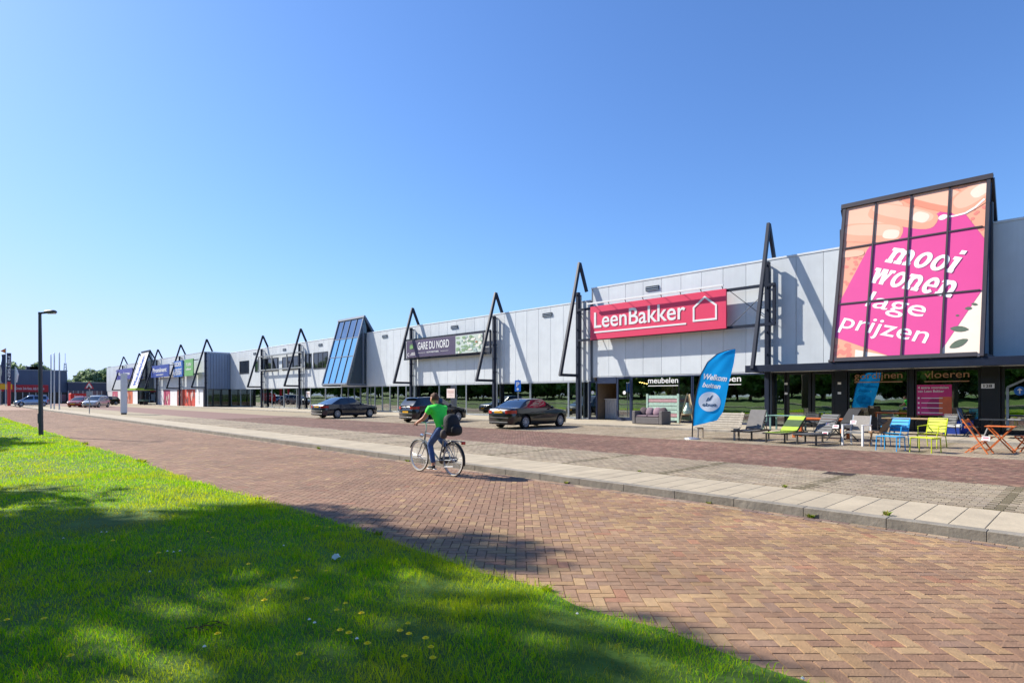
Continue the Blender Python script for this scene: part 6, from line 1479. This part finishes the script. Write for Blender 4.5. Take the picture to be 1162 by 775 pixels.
# goods right under the window behind the loungers: white chairs with dark table
M_orange = mat('orange stained wood', 'c8692c', .6, 0, .18, 10)
x_, y_ = gp(928, 497.5); t = thing('orange_table', 'long orange wooden table behind the green and charcoal loungers', 'table', (x_+.3, y_, LOT), R(0))
b = MB(); 
for k in range(6): b.box(-.42+k*.14, -.29+k*.14, -.95, .95, .70, .735, bev=.004)
b.build('table_top', M_orange, t)
for sx in (-1, 1):
    for sy in (-1, 1): b = MB(); b.box(sx*.33-.05, sx*.33+.05, sy*.82-.05, sy*.82+.05, 0, .66, bev=.008); b.build('leg', M_orange, t)
b = MB(); b.box(-.36, .36, -.86, .86, .662, .698); b.build('apron', M_orange, t)
def metal_chair(t, m, arms=True, stool=False):
    hw_ = .24
    if stool:
        b = MB()
        for k in range(5): b.box(-.26+k*.105, -.165+k*.105, -.27, .27, .36, .375, bev=.004)
        b.build('seat', m, t)
        for sx in (-1, 1):
            for sy in (-1, 1): b = MB(); b.tube([(sx*.23, sy*.25, .355), (sx*.25, sy*.26, 0)], .014, 7); b.build('leg', m, t)
        b = MB(); 
        for sy in (-1, 1): b.tube([(-.24, sy*.25, .345), (.24, sy*.25, .345)], .012, 6)
        b.build('seat_frame', m, t); return
    b = MB()
    for k in range(6): x_ = .24-k*.085; b.box(x_-.075, x_, -hw_, hw_, .425-.012*k, .439-.012*k, bev=.004)
    b.build('seat', m, t); b = MB()
    for k in range(4): z = .50+k*.098; xx = -.27-(.10*k)*.34; b.beam((xx, -hw_, z), (xx, hw_, z), .014, .082, up=(-.3, 0, 1))
    b.build('backrest', m, t)
    for s in (-1, 1):
        b = MB(); b.tube([(.25, s*(hw_+.02), 0), (.24, s*(hw_+.02), .42), (-.24, s*(hw_+.02), .365)], .014, 7); b.build('leg', m, t)
        b = MB(); b.tube([(-.34, s*(hw_+.02), 0), (-.25, s*(hw_+.02), .40), (-.40, s*(hw_+.02), .87)], .014, 7); b.build('leg', m, t)
        if arms: b = MB(); b.tube([(.21, s*(hw_+.03), .42), (.20, s*(hw_+.04), .63), (-.30, s*(hw_+.03), .66)], .014, 7); b.build('armrest', m, t)
    b = MB(); b.tube([(-.40, -hw_-.02, .87), (-.40, hw_+.02, .87)], .013, 7); b.build('top_rail', m, t)
M_sky = mat('sky blue metal', '2fa3e0', .4, 0, .05); M_lime = mat('lime metal', 'c3cf1c', .4, 0, .05)
t = place('slatted_chair', 'sky blue slatted metal garden chair behind a blue footstool', 'chair', 1015, 507, 168, group='coloured metal garden chairs'); metal_chair(t, M_sky)
t = place('footstool', 'sky blue slatted metal footstool before the blue chair', 'footstool', 1010.5, 511, 168, group='coloured metal footstools'); metal_chair(t, M_sky, stool=True); t.scale = (1, 1.05, 1.1)
t = place('slatted_chair', 'lime green slatted metal garden chair behind a lime footstool', 'chair', 1057, 507.5, 165, group='coloured metal garden chairs'); metal_chair(t, M_lime)
t = place('footstool', 'lime green slatted metal footstool before the lime chair', 'footstool', 1050, 513, 165, group='coloured metal footstools'); metal_chair(t, M_lime, stool=True); t.scale = (1, 1.05, 1.1)
# aluminium armchair
t = place('garden_armchair', 'white framed garden armchair with grey mesh and white armrests', 'armchair', 972, 505, 170); M_mesh = mat('taupe mesh', '8f8a84', .8, 0, .1, 20)
b = MB(); b.box(-.24, .24, -.25, .25, .42, .445, bev=.01); b.build('seat', M_mesh, t); b = MB(); b.beam((-.25, 0, .46), (-.36, 0, .92), .5, .02, up=(1, 0, .2)); b.build('backrest', M_mesh, t)
for s in (-1, 1):
    b = MB(); b.beam((.26, s*.30, 0), (.26, s*.30, .62), .045, .07, up=(1, 0, 0)); b.build('leg', M_white, t); b = MB(); b.beam((-.3, s*.30, 0), (-.26, s*.30, .62), .035, .045, up=(1, 0, 0)); b.build('leg', M_white, t)
    b = MB(); b.box(-.3, .3, s*.30-.035, s*.30+.035, .625, .65, bev=.008); b.build('armrest', M_white, t); b = MB(); b.beam((-.25, s*.265, .40), (-.37, s*.265, .94), .03, .03, up=(1, 0, 0)); b.build('back_post', M_alu, t)
b = MB(); b.beam((.25, -.28, .40), (.25, .28, .40), .03); b.beam((-.25, -.28, .40), (-.25, .28, .40), .03); b.build('stretcher', M_alu, t)
# rattan chair beside the blue chair
t = place('rattan_chair', 'brown woven chair seen edge-on between the white armchair and the blue chair', 'chair', 996, 506, 100); M_rat = mat('brown rattan', '8a6b4c', .8, 0, .3, 40, .5)
b = MB(); b.lathe([(0, .40), (.24, .40), (.26, .43), (.24, .46), (0, .46)], (0, 0, 0), 'z', 18); b.build('seat', M_rat, t)
b = MB(); vs = []
for k in range(13):
    a = R(100+160*k/12); vs += [(.25*math.cos(a), .25*math.sin(a), .46), (.33*math.cos(a)-.08, .31*math.sin(a), .66+.24*math.sin(math.pi*k/12))]
b.add(vs, [(2*k, 2*k+2, 2*k+3, 2*k+1) for k in range(12)]); b.add([(v[0]*.94, v[1]*.94, v[2]) for v in vs], [(2*k+1, 2*k+3, 2*k+2, 2*k) for k in range(12)]); b.build('backrest', M_rat, t)
for s in (-1, 1):
    for x_ in (-.2, .2): b = MB(); b.tube([(x_*.8, s*.15, .4), (x_, s*.19, 0)], .018, 7); b.build('leg', M_rat, t)
# dark recliner behind armchair
t = place('dark_recliner', 'dark folding recliner with high slanted back behind the white armchair', 'recliner', 957, 500, 150); M_dm = mat('dark textile', '2a2a2c', .9)
b = MB(); b.beam((.0, 0, .42), (.48, 0, .46), .52, .03, up=(0, 0, 1)); b.build('seat', M_dm, t); b = MB(); b.beam((-.02, 0, .44), (-.5, 0, 1.10), .52, .03, up=(1, 0, .6)); b.build('backrest', M_dm, t)
for s in (-1, 1): b = MB(); b.beam((.45, s*.28, 0), (-.25, s*.28, .62), .03); b.beam((-.35, s*.28, 0), (.35, s*.28, .60), .03); b.beam((-.3, s*.28, .61), (.38, s*.28, .61), .045, .03); b.build('side_frame', M_dkfr, t)
# low white parasol box / dark dining set behind
def cooler(px, py, w, d, h, label, m, lid, z=LOT):
    t = place('cool_box', label, 'cool box', px, py, 185, z, 'cool boxes by the shop window'); b = MB(); b.box(-d/2, d/2, -w/2, w/2, 0, h*.78, bev=.03); b.build('body', m, t); b = MB(); b.box(-d/2-.01, d/2+.01, -w/2-.01, w/2+.01, h*.785, h, bev=.03); b.build('lid', lid, t)
    b = MB(); b.tube([(0, -w/2-.02, h*.6), (0, -w/2-.03, h*1.05), (0, w/2+.03, h*1.05), (0, w/2+.02, h*.6)], .013, 6); b.build('handle', lid, t)
M_cool = mat('cool box blue', '2b4aa8', .45)
cooler(1079, 495, .6, .4, .44, 'blue cool box with white lid and handle behind the lime chair', M_cool, M_white); cooler(1094, 494.5, .5, .45, .56, 'taller plain blue cool box right of the white lidded one', M_cool, M_cool)
x_, y_ = gp(1033, 497); t = thing('low_wooden_table', 'pale wooden table behind the blue and lime chairs', 'table', (x_+.6, y_, LOT), R(0)); M_oak = mat('pale oak', 'a58b68', .7, 0, .2, 10)
b = MB(); b.box(-.45, .45, -1., 1., .68, .72, bev=.01); b.build('table_top', M_oak, t)
for sx in (-1, 1):
    for sy in (-1, 1): b = MB(); b.box(sx*.38-.04, sx*.38+.04, sy*.9-.04, sy*.9+.04, 0, .678); b.build('leg', M_oak, t)
b = MB(); b.box(-.3, .3, -.85, .85, 0, .5, bev=.03); o = b.build('storage_chest', mat('navy cushion box', '20305f', .8), None); tag(o, 'navy storage chest standing under the shop window posters', 'chest'); xx_, yy_ = gp(1048, 490); o.location = (xx_+1.2, yy_-.3, LOT)
# dark table with chairs to the right
x_, y_ = gp(1150, 502); t = thing('dark_table', 'dark grey garden table behind the orange folding set', 'table', (x_+.75, y_+.1, LOT), R(0)); M_dg = mat('anthracite', '2e3135', .5)
b = MB(); b.box(-.45, .45, -.85, .85, .71, .74, bev=.008); b.build('table_top', M_dg, t)
for sx in (-1, 1):
    for sy in (-1, 1): b = MB(); b.beam((sx*.1, sy*.55, .7), (sx*.38, sy*.75, 0), .05); b.build('leg', M_dg, t)
b = MB(); b.box(-.1, .12, -.2, .14, .742, .75); o = b.build('folder', M_sticker); tag(o, 'white paper leaflet lying on the dark garden table', 'leaflet'); o.location = (x_+.75, y_+.05, LOT+.741)
t = thing('dark_chair', 'dark high backed folding chair at the left end of the dark table', 'chair', (x_+.9, y_+1.25, LOT), R(-95))
b = MB(); b.box(-.2, .25, -.24, .24, .43, .46, bev=.01); b.build('seat', M_dm, t); b = MB(); b.beam((-.2, 0, .5), (-.36, 0, 1.1), .46, .03, up=(1, 0, .2)); b.build('backrest', mat('blue grey mesh', '4a5a78', .8), t)
for s in (-1, 1): b = MB(); b.beam((.28, s*.25, 0), (-.36, s*.25, 1.1), .03); b.beam((-.3, s*.25, 0), (.2, s*.25, .46), .03); b.build('side_frame', M_dg, t)
# orange folding set
def fold_chair(t):
    b = MB()
    for k in range(5): b.box(-.18+k*.085, -.105+k*.085, -.2, .2, .44, .455, bev=.003)
    b.build('seat', M_orange, t); b = MB(); b.beam((-.315, -.22, .86), (-.315, .22, .86), .022, .09); b.beam((-.27, -.22, .70), (-.27, .22, .70), .022, .06); b.build('backrest', M_orange, t)
    for s in (-1, 1): 
        b = MB(); b.beam((.24, s*.21, 0), (-.34, s*.21, .92), .028, .045, up=(0, 1, 0)); b.build('back_leg', M_orange, t); b = MB(); b.beam((-.28, s*.18, 0), (.22, s*.18, .43), .028, .045, up=(0, 1, 0)); b.build('front_leg', M_orange, t)
    b = MB(); b.beam((-.2, -.17, .09), (-.2, .17, .09), .025); b.beam((.17, -.2, .11), (.17, .2, .11), .025); b.build('stretcher', M_orange, t)
x_, y_ = gp(1112, 514); t = thing('folding_chair', 'orange wooden folding chair left of the small orange table', 'chair', (x_, y_, LOT), R(-100), 'orange folding chairs'); fold_chair(t)
x2, y2 = gp(1160, 514); copy_tree(t, label='orange wooden folding chair right of the small orange table', loc=(x2+.2, y2-.1, LOT), rz=R(75))
x3, y3 = gp(1135, 513); t = thing('folding_table', 'small orange folding table with crossed legs between two orange chairs', 'table', (x3+.1, y3, LOT), R(0))
b = MB()
for k in range(6): b.box(-.30+k*.1, -.21+k*.1, -.32, .32, .70, .72, bev=.003)
b.build('table_top', M_orange, t)
for s in (-1, 1):
    b = MB(); b.beam((s*.26, -.30, 0), (s*.26, .27, .70), .03, .045, up=(1, 0, 0)); b.build('crossed_leg', M_orange, t); b = MB(); b.beam((s*.22, .30, 0), (s*.22, -.27, .70), .03, .045, up=(1, 0, 0)); b.build('crossed_leg', M_orange, t)
b = MB(); b.beam((-.26, -.26, .06), (.26, -.26, .06), .025); b.beam((-.22, .26, .06), (.22, .26, .06), .025); b.build('stretcher', M_orange, t)
# low fence of slats and boxes behind loungers
x_, y_ = gp(845, 492, LOT); t = thing('director_chair', 'white canvas garden chair behind the slatted bench', 'chair', (x_+2.0, y_+.3, LOT), R(175))
b = MB(); b.box(-.2, .22, -.25, .25, .44, .46); b.build('seat', M_white, t); b = MB(); b.box(-.27, -.25, -.26, .26, .62, .90); b.build('backrest', M_white, t)
for s in (-1, 1): b = MB(); b.beam((.22, s*.27, 0), (-.22, s*.27, .44), .03); b.beam((-.22, s*.27, 0), (.22, s*.27, .44), .03); b.beam((-.26, s*.27, .44), (-.26, s*.27, .92), .03); b.beam((-.26, s*.27, .64), (.24, s*.27, .64), .04, .03); b.build('side_frame', mat('teal frame', '5c7f78', .6), t)
x_, y_ = gp(838, 492, LOT); t = thing('teal_table', 'pale teal garden table behind the grey lounger', 'table', (x_+2.3, y_-1.1, LOT), R(0)); M_teal = mat('pale teal', '6f948b', .6)
b = MB(); b.box(-.4, .4, -.7, .7, .70, .73, bev=.006); b.build('table_top', M_teal, t)
for sx in (-1, 1):
    for sy in (-1, 1): b = MB(); b.box(sx*.33-.03, sx*.33+.03, sy*.6-.03, sy*.6+.03, 0, .698); b.build('leg', M_teal, t)
M_blk = mat('black metal', '1c1d1f', .5)
x_, y_ = gp(1003, 496.5); t = thing('slatted_chair', 'black slatted metal chair standing behind the blue chair', 'chair', (x_+.3, y_, LOT), R(195), 'coloured metal garden chairs'); metal_chair(t, M_blk)
x_, y_ = gp(1069, 497); t = thing('slatted_chair', 'anthracite slatted metal chair half hidden behind the lime chair', 'chair', (x_+.2, y_, LOT), R(150), 'coloured metal garden chairs'); metal_chair(t, M_dg)
x_, y_ = gp(913, 494); t = thing('slatted_chair', 'dark slatted metal chair pushed up to the orange wooden table', 'chair', (x_+1.1, y_+.2, LOT), R(180), 'coloured metal garden chairs'); metal_chair(t, M_blk)
x_, y_ = gp(942, 496); t = thing('footstool', 'low black slatted footstool beneath the end of the orange table', 'footstool', (x_+.3, y_, LOT), R(10), 'coloured metal footstools'); metal_chair(t, M_blk, stool=True)
# price cards
cards = [(940, 483.5, 20.6, 'price card hanging on the left of the charcoal lounger back'), (948, 486, 20.3, 'price card hanging on the right of the charcoal lounger back'), (936, 494, 20.1, 'price card lying on the charcoal lounger seat'),
         (968, 481, 20.6, 'price card stuck on the white armchair back'), (903.5, 487, 20.9, 'pale price card on the right of the lime lounger'), (1118.5, 500, 19.3, 'price card hanging on the orange chair left of the small table'), (863, 468.5, 21.6, 'white paper laid over the head of the grey mesh lounger'), (739.5, 476.5, 26.0, 'white card leaning on the pinkish sofa pillow')]
for px, py, Xd, lb in cards: tagcard(px, py, Xd, lb, .17, .12)
